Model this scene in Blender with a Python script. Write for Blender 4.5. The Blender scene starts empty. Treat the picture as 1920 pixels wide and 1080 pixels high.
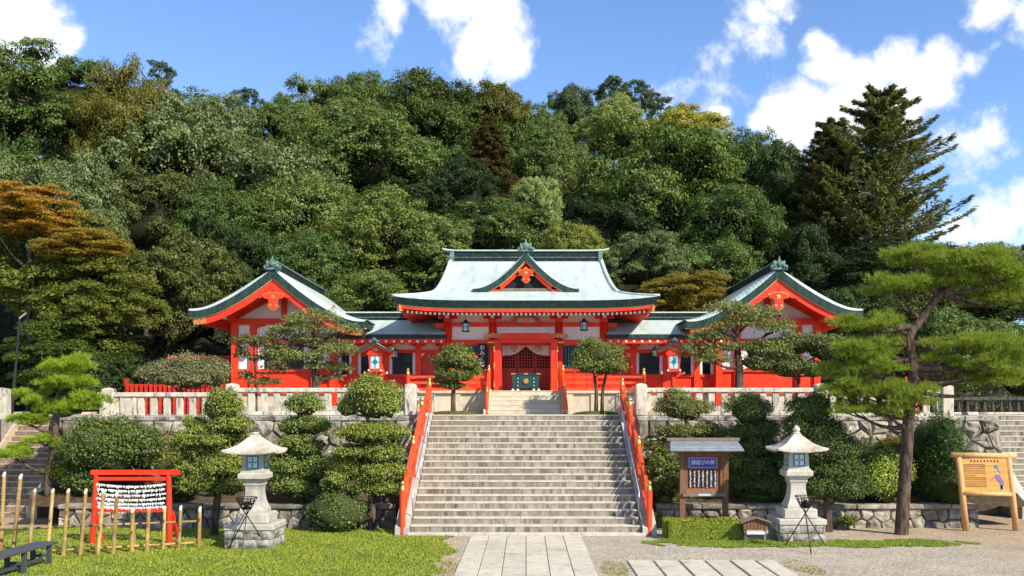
import bpy, math, random
import numpy as np
from mathutils import Vector, Matrix
SC = bpy.context.scene
COL = SC.collection
R = math.radians
F, CX, HY, H = 1750.0, 986.0, 766.0, 3.21      # focal length in photo pixels, axis, horizon row, eye height

# ------------------------------------------------------------------ camera
cam_d = bpy.data.cameras.new('camera'); cam = bpy.data.objects.new('camera', cam_d); COL.objects.link(cam)
cam.location = (0, 0, H); cam.rotation_euler = (R(90), 0, 0)
cam_d.sensor_width = 36; cam_d.lens = 36 * F / 1920
cam_d.shift_x = (960 - CX) / 1920; cam_d.shift_y = (HY - 540) / 1920
cam_d.clip_start = 0.1; cam_d.clip_end = 3000
SC.camera = cam

# ------------------------------------------------------------------ sun, sky, exposure
SUN = Vector((1.05, -1.0, 1.14)).normalized()           # towards the sun
sl = bpy.data.lights.new('sun', 'SUN'); so = bpy.data.objects.new('sun', sl); COL.objects.link(so)
sl.energy = 4.1; sl.angle = R(0.53); sl.color = (1.0, 0.93, 0.80)
so.rotation_euler = SUN.to_track_quat('Z', 'Y').to_euler(); so.location = (30, -30, 40)
SC.view_settings.view_transform = 'Standard'; SC.view_settings.look = 'None'
SC.view_settings.exposure = 0.88; SC.view_settings.gamma = 1
SC.view_settings.use_curve_mapping = False
SC.cycles.max_bounces = 5; SC.cycles.transparent_max_bounces = 4
SC.cycles.diffuse_bounces = 3; SC.cycles.glossy_bounces = 2; SC.cycles.transmission_bounces = 4
SC.cycles.use_denoising = True
W = bpy.data.worlds.new('World'); SC.world = W; W.use_nodes = True; W.cycles.sampling_method = 'MANUAL'; W.cycles.sample_map_resolution = 512
def N(nt, t, **kw):
    n = nt.nodes.new('ShaderNode' + t)
    for k, v in kw.items():
        if k in n.inputs.keys() if isinstance(k, str) and hasattr(n.inputs, 'keys') else False:
            n.inputs[k].default_value = v
        else: setattr(n, k, v)
    return n
def mathn(nt, op, a, b=None, clamp=False):
    n = nt.nodes.new('ShaderNodeMath'); n.operation = op; n.use_clamp = clamp
    for i, v in enumerate((a, b)):
        if v is None: continue
        if isinstance(v, (int, float)): n.inputs[i].default_value = v
        else: nt.links.new(v, n.inputs[i])
    return n.outputs[0]
def build_world():
    nt = W.node_tree; nt.nodes.clear(); L = nt.links.new
    out = nt.nodes.new('ShaderNodeOutputWorld'); bg = nt.nodes.new('ShaderNodeBackground')
    sky = nt.nodes.new('ShaderNodeTexSky'); sky.sky_type = 'NISHITA'; sky.sun_disc = False
    sky.sun_elevation = math.asin(SUN.z); sky.sun_rotation = math.atan2(SUN.x, SUN.y)
    sky.air_density = 0.72; sky.dust_density = 0.0; sky.ozone_density = 5.0; sky.altitude = 0
    tc = nt.nodes.new('ShaderNodeTexCoord'); d = tc.outputs['Generated']
    # cumulus: puffs given as directions and angular radii, broken up by fractal noise; the rest of the dome carries puffs of the same kind
    puffs = []
    def px(x, y, r, w=1.0):
        v = Vector(((x - CX) / F, 1, (HY - y) / F)); s = v.length; v.normalize(); puffs.append((v, r / F / s, w))
    for a in [(20,15,105),(100,55,55),(60,95,50),(-60,80,90),
              (850,20,80),(905,75,85),(950,115,55),(880,115,55),(738,35,44),(700,50,18),(920,5,70),
              (1530,85,46),(1545,130,62),(1605,160,85),(1500,205,70),(1450,240,48),(1420,250,30),(1690,115,90),(1760,105,75),(1815,115,52),(1848,92,30),
              (1725,170,85),(1660,225,85),(1580,230,75),(1860,15,58),(1930,25,70),
              (1850,415,75),(1915,385,70),(1950,430,90),(1780,430,50),(1345,238,28,.9),(1500,260,60)]: px(*a)
    for a in [(1405,45,60,.52),(1420,85,45,.5),(1440,10,50,.5),(1790,285,70,.55),(1290,190,75,.47),(1320,130,50,.44),(1330,205,50,.46),(1850,265,50,.5),(700,60,40,.5)]: px(*a)
    def noise(scale, det, rough):
        n = nt.nodes.new('ShaderNodeTexNoise'); n.inputs['Scale'].default_value = scale; n.inputs['Detail'].default_value = det
        n.inputs['Roughness'].default_value = rough; L(d, n.inputs['Vector']); return n
    n1 = noise(9, 3, .5)
    wv = nt.nodes.new('ShaderNodeVectorMath'); wv.operation = 'SUBTRACT'; L(n1.outputs['Color'], wv.inputs[0]); wv.inputs[1].default_value = (.5,.5,.5)
    wsc = nt.nodes.new('ShaderNodeVectorMath'); wsc.operation = 'SCALE'; L(wv.outputs[0], wsc.inputs[0]); wsc.inputs['Scale'].default_value = .075
    wd = nt.nodes.new('ShaderNodeVectorMath'); wd.operation = 'ADD'; L(d, wd.inputs[0]); L(wsc.outputs[0], wd.inputs[1])
    cur = None
    for v, r, w in puffs:
        ds = nt.nodes.new('ShaderNodeVectorMath'); ds.operation = 'DISTANCE'; L(wd.outputs[0], ds.inputs[0]); ds.inputs[1].default_value = v
        m = nt.nodes.new('ShaderNodeMath'); m.operation = 'MULTIPLY_ADD'; L(ds.outputs['Value'], m.inputs[0]); m.inputs[1].default_value = -w / r; m.inputs[2].default_value = w
        cur = m.outputs[0] if cur is None else mathn(nt, 'MAXIMUM', cur, m.outputs[0])
    # outside the part of the sky in the photograph: the same broken cumulus from noise alone
    sp = nt.nodes.new('ShaderNodeSeparateXYZ'); L(d, sp.inputs[0])
    nb = noise(3.2, 2, .5); lowc = mathn(nt, 'MULTIPLY', mathn(nt, 'SUBTRACT', nb.outputs['Fac'], .56), 7.0)
    ya = mathn(nt, 'MAXIMUM', sp.outputs[1], .05)
    q = mathn(nt, 'MAXIMUM', mathn(nt, 'DIVIDE', mathn(nt, 'ABSOLUTE', sp.outputs[0]), mathn(nt, 'MULTIPLY', ya, .62)), mathn(nt, 'DIVIDE', sp.outputs[2], mathn(nt, 'MULTIPLY', ya, .47)))
    far = mathn(nt, 'MULTIPLY', mathn(nt, 'SUBTRACT', q, 1.0), 5.0, clamp=True)
    lowc = mathn(nt, 'SUBTRACT', lowc, mathn(nt, 'MULTIPLY', mathn(nt, 'SUBTRACT', 1.0, far), 3.0))
    cur = mathn(nt, 'MAXIMUM', cur, mathn(nt, 'MINIMUM', lowc, .9))
    cur = mathn(nt, 'MAXIMUM', cur, -.35)
    n2 = noise(22, 9, .62); n3 = noise(70, 6, .6)
    f = mathn(nt, 'ADD', cur, mathn(nt, 'MULTIPLY', mathn(nt, 'SUBTRACT', n2.outputs['Fac'], .5), 1.9))
    f = mathn(nt, 'ADD', f, mathn(nt, 'MULTIPLY', mathn(nt, 'SUBTRACT', n3.outputs['Fac'], .5), .5))
    mr = nt.nodes.new('ShaderNodeMapRange'); mr.interpolation_type = 'SMOOTHSTEP'; L(f, mr.inputs[0])
    mr.inputs[1].default_value = -.02; mr.inputs[2].default_value = .62
    mr2 = nt.nodes.new('ShaderNodeMapRange'); L(f, mr2.inputs[0]); mr2.inputs[1].default_value = .2; mr2.inputs[2].default_value = 1.0
    cc = nt.nodes.new('ShaderNodeMix'); cc.data_type = 'RGBA'; L(mr2.outputs[0], cc.inputs[0])
    cc.inputs[6].default_value = (3.7,3.95,4.3,1); cc.inputs[7].default_value = (4.5,4.55,4.6,1)
    tint = nt.nodes.new('ShaderNodeMix'); tint.data_type = 'RGBA'; tint.blend_type = 'MULTIPLY'; tint.inputs[0].default_value = 1
    L(sky.outputs[0], tint.inputs[6]); tint.inputs[7].default_value = SKY_TINT
    mx = nt.nodes.new('ShaderNodeMix'); mx.data_type = 'RGBA'
    L(mr.outputs[0], mx.inputs[0]); L(tint.outputs[2], mx.inputs[6]); L(cc.outputs[2], mx.inputs[7])
    L(mx.outputs[2], bg.inputs[0]); bg.inputs[1].default_value = SKY_S; L(bg.outputs[0], out.inputs[0])
SKY_S = 0.15; SKY_TINT = (1.0, 1.0, 1.0, 1)
build_world()

# ------------------------------------------------------------------ helpers: pixel <-> place
def P(px, py, Y): return Vector(((px - CX) * Y / F, Y, H - (py - HY) * Y / F))
def XA(px, Y): return (px - CX) * Y / F
def ZA(py, Y): return H - (py - HY) * Y / F
def YG(py): return H * F / (py - HY)

# ------------------------------------------------------------------ materials
M = {}
def mat(name, c1, c2=None, scale=6, stretch=(1,1,1), rough=.75, detail=6, bump=0.0, bscale=None, rnd=0.0, metal=0.0, spec=.35,
        lo=.35, hi=.65, c3=None, s3=1.5, lo3=.5, hi3=.75, st3=(1,1,1), space='Object', nrough=.6):
    m = bpy.data.materials.new(name); m.use_nodes = True; nt = m.node_tree; L = nt.links.new
    b = nt.nodes['Principled BSDF']; b.inputs['Roughness'].default_value = rough; b.inputs['Metallic'].default_value = metal
    b.inputs['Specular IOR Level'].default_value = spec
    if space == 'World': src = nt.nodes.new('ShaderNodeNewGeometry').outputs['Position']
    else: src = nt.nodes.new('ShaderNodeTexCoord').outputs['Object']
    oi = nt.nodes.new('ShaderNodeObjectInfo')
    off = nt.nodes.new('ShaderNodeVectorMath'); off.operation = 'ADD'; L(src, off.inputs[0])
    if rnd > 0 and space != 'World':
        cb = nt.nodes.new('ShaderNodeCombineXYZ'); k = mathn(nt, 'MULTIPLY', oi.outputs['Random'], 37.0)
        for i in range(3): L(k, cb.inputs[i])
        L(cb.outputs[0], off.inputs[1])
    def nz(sc, st, det):
        mp = nt.nodes.new('ShaderNodeMapping'); L(off.outputs[0], mp.inputs[0]); mp.inputs['Scale'].default_value = st
        n = nt.nodes.new('ShaderNodeTexNoise'); L(mp.outputs[0], n.inputs['Vector']); n.inputs['Scale'].default_value = sc
        n.inputs['Detail'].default_value = det; n.inputs['Roughness'].default_value = nrough
        return n.outputs['Fac']
    def mixc(fac, a, bcol):
        x = nt.nodes.new('ShaderNodeMix'); x.data_type = 'RGBA'
        L(fac, x.inputs[0])
        for i, c in ((6, a), (7, bcol)):
            if isinstance(c, tuple): x.inputs[i].default_value = (*c, 1)
            else: L(c, x.inputs[i])
        return x.outputs[2]
    def ramp(fac, lo, hi):
        r = nt.nodes.new('ShaderNodeMapRange'); r.interpolation_type = 'SMOOTHSTEP'; L(fac, r.inputs[0]); r.inputs[1].default_value = lo; r.inputs[2].default_value = hi
        return r.outputs[0]
    c = c1
    if c2: 
        nf = nz(scale, stretch, detail); c = mixc(ramp(nf, lo, hi), c1, c2)
    if c3: c = mixc(ramp(nz(s3, st3, 5), lo3, hi3), c, c3)
    if rnd > 0:
        hv = nt.nodes.new('ShaderNodeHueSaturation'); 
        v = mathn(nt, 'MULTIPLY_ADD', oi.outputs['Random'], 2 * rnd); v.node.inputs[2].default_value = 1 - rnd
        L(v, hv.inputs['Value'])
        if isinstance(c, tuple): hv.inputs['Color'].default_value = (*c, 1)
        else: L(c, hv.inputs['Color'])
        c = hv.outputs[0]
    if isinstance(c, tuple): b.inputs['Base Color'].default_value = (*c, 1)
    else: L(c, b.inputs['Base Color'])
    if bump > 0:
        bn = nt.nodes.new('ShaderNodeBump'); bn.inputs['Strength'].default_value = 1.0; bn.inputs['Distance'].default_value = bump
        L(nz(bscale or scale * 3, stretch, 8), bn.inputs['Height']); L(bn.outputs[0], b.inputs['Normal'])
    M[name] = m; return m
def leafmat(name, rough=.5, spec=.18, transl=.17, vary=.45, hue=.04, base=None):
    """leaf: the colour is the object's own colour, varied leaf by leaf"""
    m = bpy.data.materials.new(name); m.use_nodes = True; nt = m.node_tree; L = nt.links.new
    b = nt.nodes['Principled BSDF']; out = nt.nodes['Material Output']
    b.inputs['Roughness'].default_value = rough; b.inputs['Specular IOR Level'].default_value = spec
    oi = nt.nodes.new('ShaderNodeObjectInfo'); g = nt.nodes.new('ShaderNodeNewGeometry')
    rp = g.outputs['Random Per Island']
    hv = nt.nodes.new('ShaderNodeHueSaturation')
    if base: hv.inputs['Color'].default_value = (*base, 1)
    else: L(oi.outputs['Color'], hv.inputs['Color'])
    v = mathn(nt, 'MULTIPLY_ADD', rp, 2 * vary); v.node.inputs[2].default_value = 1 - vary; L(v, hv.inputs['Value'])
    rp2 = mathn(nt, 'FRACT', mathn(nt, 'MULTIPLY', rp, 17.31))
    h = mathn(nt, 'MULTIPLY_ADD', rp2, 2 * hue); h.node.inputs[2].default_value = .5 - hue; L(h, hv.inputs['Hue'])
    L(hv.outputs[0], b.inputs['Base Color'])
    if transl > 0:
        tr = nt.nodes.new('ShaderNodeBsdfTranslucent'); br = nt.nodes.new('ShaderNodeHueSaturation'); br.inputs['Value'].default_value = 1.6; br.inputs['Hue'].default_value = .485
        L(hv.outputs[0], br.inputs['Color']); L(br.outputs[0], tr.inputs[0])
        mx = nt.nodes.new('ShaderNodeMixShader'); mx.inputs[0].default_value = transl
        L(b.outputs[0], mx.inputs[1]); L(tr.outputs[0], mx.inputs[2]); L(mx.outputs[0], out.inputs['Surface'])
    M[name] = m; return m

RED = (.78, .042, .009)
mat('red', RED, (.66, .028, .007), scale=1.8, rough=.5, spec=.3, rnd=.12, c3=(.56,.055,.025), s3=6, st3=(1.5,1.5,.5), lo3=.54, hi3=.8, bump=.001, bscale=40)
mat('red_dull', (.55,.032,.012), (.42,.022,.009), scale=3, rough=.55)
mat('red_dark', (.55,.045,.025), (.45,.03,.018), scale=3, rough=.5)
mat('red_rail', (.80,.085,.016), (.68,.05,.011), scale=5, stretch=(1,1,.4), rough=.4, spec=.45, rnd=.06, c3=(.45,.03,.012), s3=9, lo3=.66, hi3=.9)
mat('plaster', (.80,.77,.73), (.72,.69,.65), scale=2, rough=.85, c3=(.5,.46,.42), s3=1.2, st3=(1,1,.3), lo3=.6, hi3=.9)
mat('white_end', (.8,.78,.74), rough=.6)
mat('trim', (.62,.46,.26), (.45,.30,.12), scale=30, rough=.5)
mat('gold', (.75,.5,.16), (.45,.25,.06), scale=25, rough=.3, metal=.85, bump=.01, bscale=60)
mat('filigree', (.55,.36,.13), (.55,.07,.02), scale=22, detail=3, lo=.44, hi=.54, rough=.4, metal=.3, bump=.015, bscale=22)
mat('copper', (.40,.46,.43), (.47,.525,.49), scale=3, stretch=(.5,2.5,2.5), rough=.6, spec=.22, c3=(.32,.385,.36), s3=1.6, st3=(2.2,.5,.5), lo3=.46, hi3=.74, bump=.006, bscale=6)
mat('copper_dark', (.014,.032,.027), (.03,.062,.053), scale=8, stretch=(1.5,1.5,.25), rough=.6, spec=.12, c3=(.085,.15,.13), s3=9, st3=(2,2,.15), lo3=.60, hi3=.85)
mat('copper_mid', (.06,.125,.108), (.16,.26,.235), scale=9, rough=.5, c3=(.05,.10,.085), s3=5, lo3=.5, hi3=.7, bump=.02, bscale=14)
mat('ridge_black', (.008,.014,.012), (.02,.036,.032), scale=9, rough=.6, spec=.1)
mat('green_box', (.012,.055,.05), (.009,.04,.038), scale=6, rough=.4)
mat('slat_green', (.03,.12,.12), (.02,.08,.085), scale=8, rough=.45, rnd=.1)
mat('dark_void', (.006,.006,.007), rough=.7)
mat('dark_glass', (.012,.015,.017), rough=.25, spec=.22)
mat('window_lattice', (.045,.06,.07), rough=.5)
mat('soffit', (.68,.045,.010), (.55,.03,.008), scale=3, rough=.6)
mat('iron', (.02,.02,.021), (.045,.035,.028), scale=12, rough=.55, metal=.5)
mat('steel', (.5,.5,.5), rough=.3, metal=.9)
mat('curtain', (.80,.76,.80), (.72,.68,.73), scale=3, rough=.9)
mat('crest', (.75,.38,.06), (.6,.28,.04), scale=20, rough=.5)
mat('ink', (.01,.01,.012), rough=.6)
mat('paint_white', (.8,.8,.79), rough=.6)
mat('lamp_paper', (.42,.58,.60), (.32,.50,.54), scale=6, rough=.5)
mat('teal', (.02,.17,.21), rough=.5)
mat('blue_pane', (.56,.62,.64), (.46,.53,.56), scale=5, rough=.25)
mat('blue_sign', (.035,.035,.34), (.05,.05,.42), scale=4, rough=.4)
# stone
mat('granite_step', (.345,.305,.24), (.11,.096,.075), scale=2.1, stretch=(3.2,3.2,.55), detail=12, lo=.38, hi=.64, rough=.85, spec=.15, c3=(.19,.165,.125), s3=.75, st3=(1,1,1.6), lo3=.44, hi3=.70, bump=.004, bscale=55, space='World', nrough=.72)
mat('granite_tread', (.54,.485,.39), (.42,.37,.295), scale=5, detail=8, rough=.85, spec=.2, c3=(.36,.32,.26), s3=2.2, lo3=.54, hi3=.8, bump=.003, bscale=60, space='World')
mat('granite', (.60,.54,.43), (.46,.41,.325), scale=5, detail=9, rough=.85, spec=.2, rnd=.10, c3=(.10,.088,.072), s3=4.5, st3=(1.3,1.3,.45), lo3=.50, hi3=.72, bump=.005, bscale=50)
mat('granite_clean', (.48,.445,.375), (.38,.35,.29), scale=8, detail=9, rough=.8, spec=.25, rnd=.04, c3=(.27,.245,.20), s3=2.6, st3=(1,1,.6), lo3=.50, hi3=.78, bump=.003, bscale=60)
mat('lantern_roof', (.54,.49,.41), (.40,.34,.27), scale=5, detail=9, rough=.85, spec=.2, c3=(.30,.20,.14), s3=3, lo3=.52, hi3=.75, bump=.006, bscale=40)
mat('rough_granite', (.42,.39,.33), (.25,.23,.19), scale=6, detail=9, rough=.9, spec=.2, rnd=.12, c3=(.085,.078,.066), s3=4, lo3=.44, hi3=.68, bump=.03, bscale=12)
mat('paving', (.53,.475,.375), (.43,.38,.295), scale=7, detail=9, rough=.85, spec=.2, rnd=.09, c3=(.30,.27,.22), s3=1.7, lo3=.5, hi3=.8, bump=.003, bscale=70)
mat('beige_stone', (.56,.49,.36), (.46,.40,.29), scale=4, detail=8, rough=.85, rnd=.06, c3=(.25,.21,.15), s3=3, lo3=.6, hi3=.85, bump=.003, bscale=40)
mat('concrete', (.46,.44,.39), (.34,.32,.28), scale=3, stretch=(1,1,.5), detail=8, rough=.9, spec=.15, c3=(.16,.145,.125), s3=2.2, st3=(1,1,.5), lo3=.56, hi3=.85, bump=.004, bscale=40)
mat('rock', (.33,.29,.23), (.165,.142,.11), scale=4, detail=10, rough=.92, spec=.15, rnd=.36, c3=(.10,.10,.075), s3=3, lo3=.5, hi3=.78, bump=.035, bscale=7)
mat('rock_joint', (.045,.04,.033), (.075,.065,.052), scale=9, rough=1)
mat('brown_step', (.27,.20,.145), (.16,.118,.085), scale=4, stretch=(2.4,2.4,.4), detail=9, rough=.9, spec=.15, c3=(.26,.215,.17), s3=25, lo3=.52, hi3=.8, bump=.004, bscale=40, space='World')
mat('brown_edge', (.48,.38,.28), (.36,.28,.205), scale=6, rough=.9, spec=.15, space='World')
# ground
mat('soil', (.11,.075,.045), (.065,.045,.028), scale=6, detail=10, rough=1, spec=.1, c3=(.16,.12,.075), s3=2, lo3=.55, hi3=.8, bump=.05, bscale=25, space='World')
mat('forest_floor', (.035,.03,.018), (.02,.02,.011), scale=1.5, rough=1, spec=.1, c3=(.03,.045,.015), s3=.4, space='World')
mat('lawn_soil', (.11,.15,.022), (.075,.115,.018), scale=4, detail=9, rough=1, spec=.1, c3=(.17,.165,.05), s3=1.1, lo3=.56, hi3=.8, bump=.02, bscale=60, space='World')
# wood
mat('bark', (.12,.085,.06), (.05,.035,.026), scale=7, stretch=(1.6,1.6,.45), detail=9, rough=.95, spec=.1, lo=.42, hi=.6, bump=.04, bscale=11)
mat('bark_grey', (.105,.09,.075), (.045,.038,.03), scale=8, stretch=(1.6,1.6,.4), detail=9, rough=.95, spec=.1, bump=.02, bscale=14)
mat('wood_dark', (.20,.085,.035), (.13,.055,.024), scale=5, stretch=(4,4,.5), rough=.65, c3=(.15,.12,.09), s3=2, st3=(2,2,.4), lo3=.5, hi3=.8)
mat('wood_grey', (.20,.165,.13), (.13,.105,.08), scale=5, stretch=(4,4,.5), rough=.8)
mat('wood_panel', (.25,.085,.03), (.17,.05,.02), scale=3, stretch=(5,5,.6), rough=.6)
mat('wood_board', (.66,.34,.085), (.55,.26,.06), scale=3, stretch=(.6,4,5), rough=.5, rnd=.06, c3=(.42,.19,.05), s3=4, st3=(.5,5,7), lo3=.58, hi3=.8)
mat('wood_log', (.62,.36,.15), (.50,.26,.10), scale=5, stretch=(2,2,.5), rough=.6, c3=(.30,.15,.07), s3=4, lo3=.6, hi3=.8)
mat('roof_sheet', (.27,.29,.31), (.20,.22,.24), scale=5, rough=.45, metal=.2, rnd=.08)
mat('bench_wood', (.065,.07,.078), (.04,.044,.05), scale=6, stretch=(5,.5,5), rough=.8, rnd=.15)
mat('bamboo', (.44,.28,.085), (.23,.14,.055), scale=4, stretch=(1,1,.5), rough=.45, rnd=.3, c3=(.46,.36,.20), s3=3, lo3=.5, hi3=.75)
mat('bamboo_cut', (.75,.66,.46), rough=.7)
mat('rope', (.42,.33,.18), rough=.9)
mat('paper', (.82,.81,.80), (.70,.69,.69), scale=20, rough=.9)
# leaves
leafmat('leaf'); leafmat('leaf_gloss', rough=.36, spec=.4, transl=.2, vary=.45); leafmat('leaf_maple', vary=.4, hue=.06, transl=.4)
leafmat('needle', rough=.55, spec=.25, transl=.3, vary=.4, hue=.03); leafmat('grass_blade', rough=.6, spec=.2, transl=.35, vary=.35, hue=.035)
leafmat('core', rough=.9, spec=.05, transl=0, vary=.05, hue=.0)

# ------------------------------------------------------------------ mesh helpers
ORI = {}
class MB:
    def __init__(s): s.v = []; s.f = []
    def add(s, vs, fs):
        o = len(s.v); s.v += [tuple(v) for v in vs]; s.f += [tuple(i + o for i in f) for f in fs]; return s
    def box(s, x0, x1, y0, y1, z0, z1, c=0.0):
        if c <= 0:
            return s.add([(x,y,z) for z in (z0,z1) for y in (y0,y1) for x in (x0,x1)], [(0,2,3,1),(4,5,7,6),(0,1,5,4),(2,6,7,3),(0,4,6,2),(1,3,7,5)])
        vs = []; idx = {}
        for i, x in enumerate((x0,x1)):
            for j, y in enumerate((y0,y1)):
                for k, z in enumerate((z0,z1)):
                    sx, sy, sz = (c if i == 0 else -c), (c if j == 0 else -c), (c if k == 0 else -c)
                    for a, p in enumerate(((x, y+sy, z+sz), (x+sx, y, z+sz), (x+sx, y+sy, z))):
                        idx[(i,j,k,a)] = len(vs); vs.append(p)
        I = idx; fs = []
        for i in (0,1):
            q = [I[(i,0,0,0)], I[(i,0,1,0)], I[(i,1,1,0)], I[(i,1,0,0)]]; fs.append(q if i == 0 else q[::-1])
        for j in (0,1):
            q = [I[(0,j,0,1)], I[(1,j,0,1)], I[(1,j,1,1)], I[(0,j,1,1)]]; fs.append(q if j == 0 else q[::-1])
        for k in (0,1):
            q = [I[(0,0,k,2)], I[(0,1,k,2)], I[(1,1,k,2)], I[(1,0,k,2)]]; fs.append(q if k == 0 else q[::-1])
        for i in (0,1):
            for j in (0,1):
                q = [I[(i,j,0,0)], I[(i,j,0,1)], I[(i,j,1,1)], I[(i,j,1,0)]]; fs.append(q if (i+j) % 2 == 0 else q[::-1])
            for k in (0,1):
                q = [I[(i,0,k,0)], I[(i,1,k,0)], I[(i,1,k,2)], I[(i,0,k,2)]]; fs.append(q if (i+k) % 2 == 0 else q[::-1])
        for j in (0,1):
            for k in (0,1):
                q = [I[(0,j,k,1)], I[(0,j,k,2)], I[(1,j,k,2)], I[(1,j,k,1)]]; fs.append(q if (j+k) % 2 == 0 else q[::-1])
        for i in (0,1):
            for j in (0,1):
                for k in (0,1):
                    q = [I[(i,j,k,0)], I[(i,j,k,1)], I[(i,j,k,2)]]; fs.append(q if (i+j+k) % 2 == 1 else q[::-1])
        return s.add(vs, fs)
    def cb(s, c, d, ch=0.0):
        return s.box(c[0]-d[0]/2, c[0]+d[0]/2, c[1]-d[1]/2, c[1]+d[1]/2, c[2]-d[2]/2, c[2]+d[2]/2, ch)
    def beam(s, p0, p1, w, h, up=(0,0,1)):
        p0, p1 = Vector(p0), Vector(p1); d = (p1-p0).normalized(); u = Vector(up)
        if abs(d.dot(u)) > .99: u = Vector((0,1,0))
        a = d.cross(u).normalized() * (w/2); b = a.cross(d).normalized() * (h/2)
        vs = [p + i*a + j*b for p in (p0,p1) for i, j in ((-1,-1),(1,-1),(1,1),(-1,1))]
        return s.add(vs, [(0,1,2,3),(7,6,5,4),(0,4,5,1),(1,5,6,2),(2,6,7,3),(3,7,4,0)])
    def tube(s, pts, rad, n=8, cap=True):
        pts = [Vector(p) for p in pts]
        if isinstance(rad, (int, float)): rad = [rad]*len(pts)
        rings = []; ref = None
        for i, p in enumerate(pts):
            t = (pts[min(i+1, len(pts)-1)] - pts[max(i-1, 0)]).normalized()
            if ref is None: ref = Vector((0,1,0)) if abs(t.y) < .9 else Vector((1,0,0))
            a = (ref - t*ref.dot(t)).normalized(); ref = a; b = t.cross(a)
            rings.append([p + (a*math.cos(q) + b*math.sin(q))*rad[i] for q in [2*math.pi*k/n for k in range(n)]])
        vs = [v for r in rings for v in r]; fs = []
        for i in range(len(pts)-1):
            for k in range(n):
                k2 = (k+1) % n; fs.append((i*n+k, i*n+k2, (i+1)*n+k2, (i+1)*n+k))
        if cap: fs.append(tuple(range(n-1,-1,-1))); fs.append(tuple((len(pts)-1)*n + k for k in range(n)))
        return s.add(vs, fs)
    def lathe(s, prof, c=(0,0,0), n=16, rot=0.0, sq=False):
        vs = []; fs = []; k4 = math.sqrt(2) if sq else 1
        for r, z in prof:
            for k in range(n):
                a = rot + 2*math.pi*k/n; vs.append((c[0]+r*k4*math.cos(a), c[1]+r*k4*math.sin(a), c[2]+z))
        for i in range(len(prof)-1):
            for k in range(n):
                k2 = (k+1) % n; fs.append((i*n+k, i*n+k2, (i+1)*n+k2, (i+1)*n+k))
        fs.append(tuple(range(n-1,-1,-1))); fs.append(tuple((len(prof)-1)*n + k for k in range(n)))
        return s.add(vs, fs)
    def ext(s, poly, y0, y1):
        """polygon of (x,z), extruded along y; counter-clockwise as seen from the front (-y)"""
        n = len(poly); vs = [(x,y0,z) for x,z in poly] + [(x,y1,z) for x,z in poly]
        return s.add(vs, [tuple(range(n)), tuple(range(2*n-1, n-1, -1))] + [((i+1)%n, i, n+i, n+(i+1)%n) for i in range(n)])
    def extx(s, poly, x0, x1):
        """polygon of (y,z), extruded along x"""
        n = len(poly); vs = [(x0,y,z) for y,z in poly] + [(x1,y,z) for y,z in poly]
        return s.add(vs, [tuple(range(n-1,-1,-1)), tuple(range(n, 2*n))] + [(i, (i+1)%n, n+(i+1)%n, n+i) for i in range(n)])
    def strip(s, top, bot, y0, y1):
        """band between two polylines of (x,z), given thickness along y"""
        n = len(top)
        for i in range(n-1):
            s.ext([bot[i], bot[i+1], top[i+1], top[i]], y0, y1)
        return s
    def build(s, name, m, parent=None, smooth=False, loc=None, fix=False):
        me = bpy.data.meshes.new(name); vs = s.v
        if parent is not None and loc is None:
            o = ORI.get(parent.name, (0,0,0)); vs = [(x-o[0], y-o[1], z-o[2]) for x,y,z in vs]
        elif loc is not None and parent is None: vs = [(x-loc[0], y-loc[1], z-loc[2]) for x,y,z in vs]
        me.from_pydata(vs, [], s.f); me.materials.append(M[m] if isinstance(m, str) else m)
        if smooth: me.shade_smooth()
        ob = bpy.data.objects.new(name, me); COL.objects.link(ob)
        if parent is not None: ob.parent = parent; ORI[ob.name] = ORI.get(parent.name, (0,0,0))
        if loc is not None: ob.location = loc; ORI[ob.name] = tuple(loc)
        return ob
def box1(x0,x1,y0,y1,z0,z1,c=0.0): return MB().box(x0,x1,y0,y1,z0,z1,c)
def thing(name, label, cat, loc=(0,0,0), rz=0.0, group=None, local=False):
    o = bpy.data.objects.new(name, None); COL.objects.link(o); o.empty_display_size = .2
    o.location = loc; o.rotation_euler = (0,0,rz); o['label'] = label; o['category'] = cat
    if group: o['group'] = group
    ORI[o.name] = (0,0,0) if local else tuple(loc); return o
def tag(o, label=None, cat=None, group=None, kind=None):
    for k, v in (('label',label),('category',cat),('group',group),('kind',kind)):
        if v: o[k] = v
    return o
def piece(name, mesh, parent, loc=(0,0,0), rot=(0,0,0), scale=(1,1,1)):
    """a further object that shares mesh data; loc in world coordinates of an unrotated parent"""
    o = bpy.data.objects.new(name, mesh); COL.objects.link(o)
    if parent is not None:
        o.parent = parent; q = ORI.get(parent.name, (0,0,0)); loc = (loc[0]-q[0], loc[1]-q[1], loc[2]-q[2])
    o.location = loc; o.rotation_euler = rot; o.scale = scale; return o
def mesh_of(mb, name, m, smooth=False):
    me = bpy.data.meshes.new(name); me.from_pydata(mb.v, [], mb.f); me.materials.append(M[m])
    if smooth: me.shade_smooth()
    return me
def np_mesh(name, V, nper, m, smooth=False):
    """many equal polygons: V (n*nper,3)"""
    n = len(V)//nper; me = bpy.data.meshes.new(name)
    me.vertices.add(len(V)); me.vertices.foreach_set('co', np.asarray(V, dtype=np.float32).ravel())
    me.loops.add(len(V)); me.loops.foreach_set('vertex_index', np.arange(len(V), dtype=np.int32))
    me.polygons.add(n); me.polygons.foreach_set('loop_start', np.arange(0, len(V), nper, dtype=np.int32))
    me.materials.append(M[m]); me.update(calc_edges=True); return me
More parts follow.
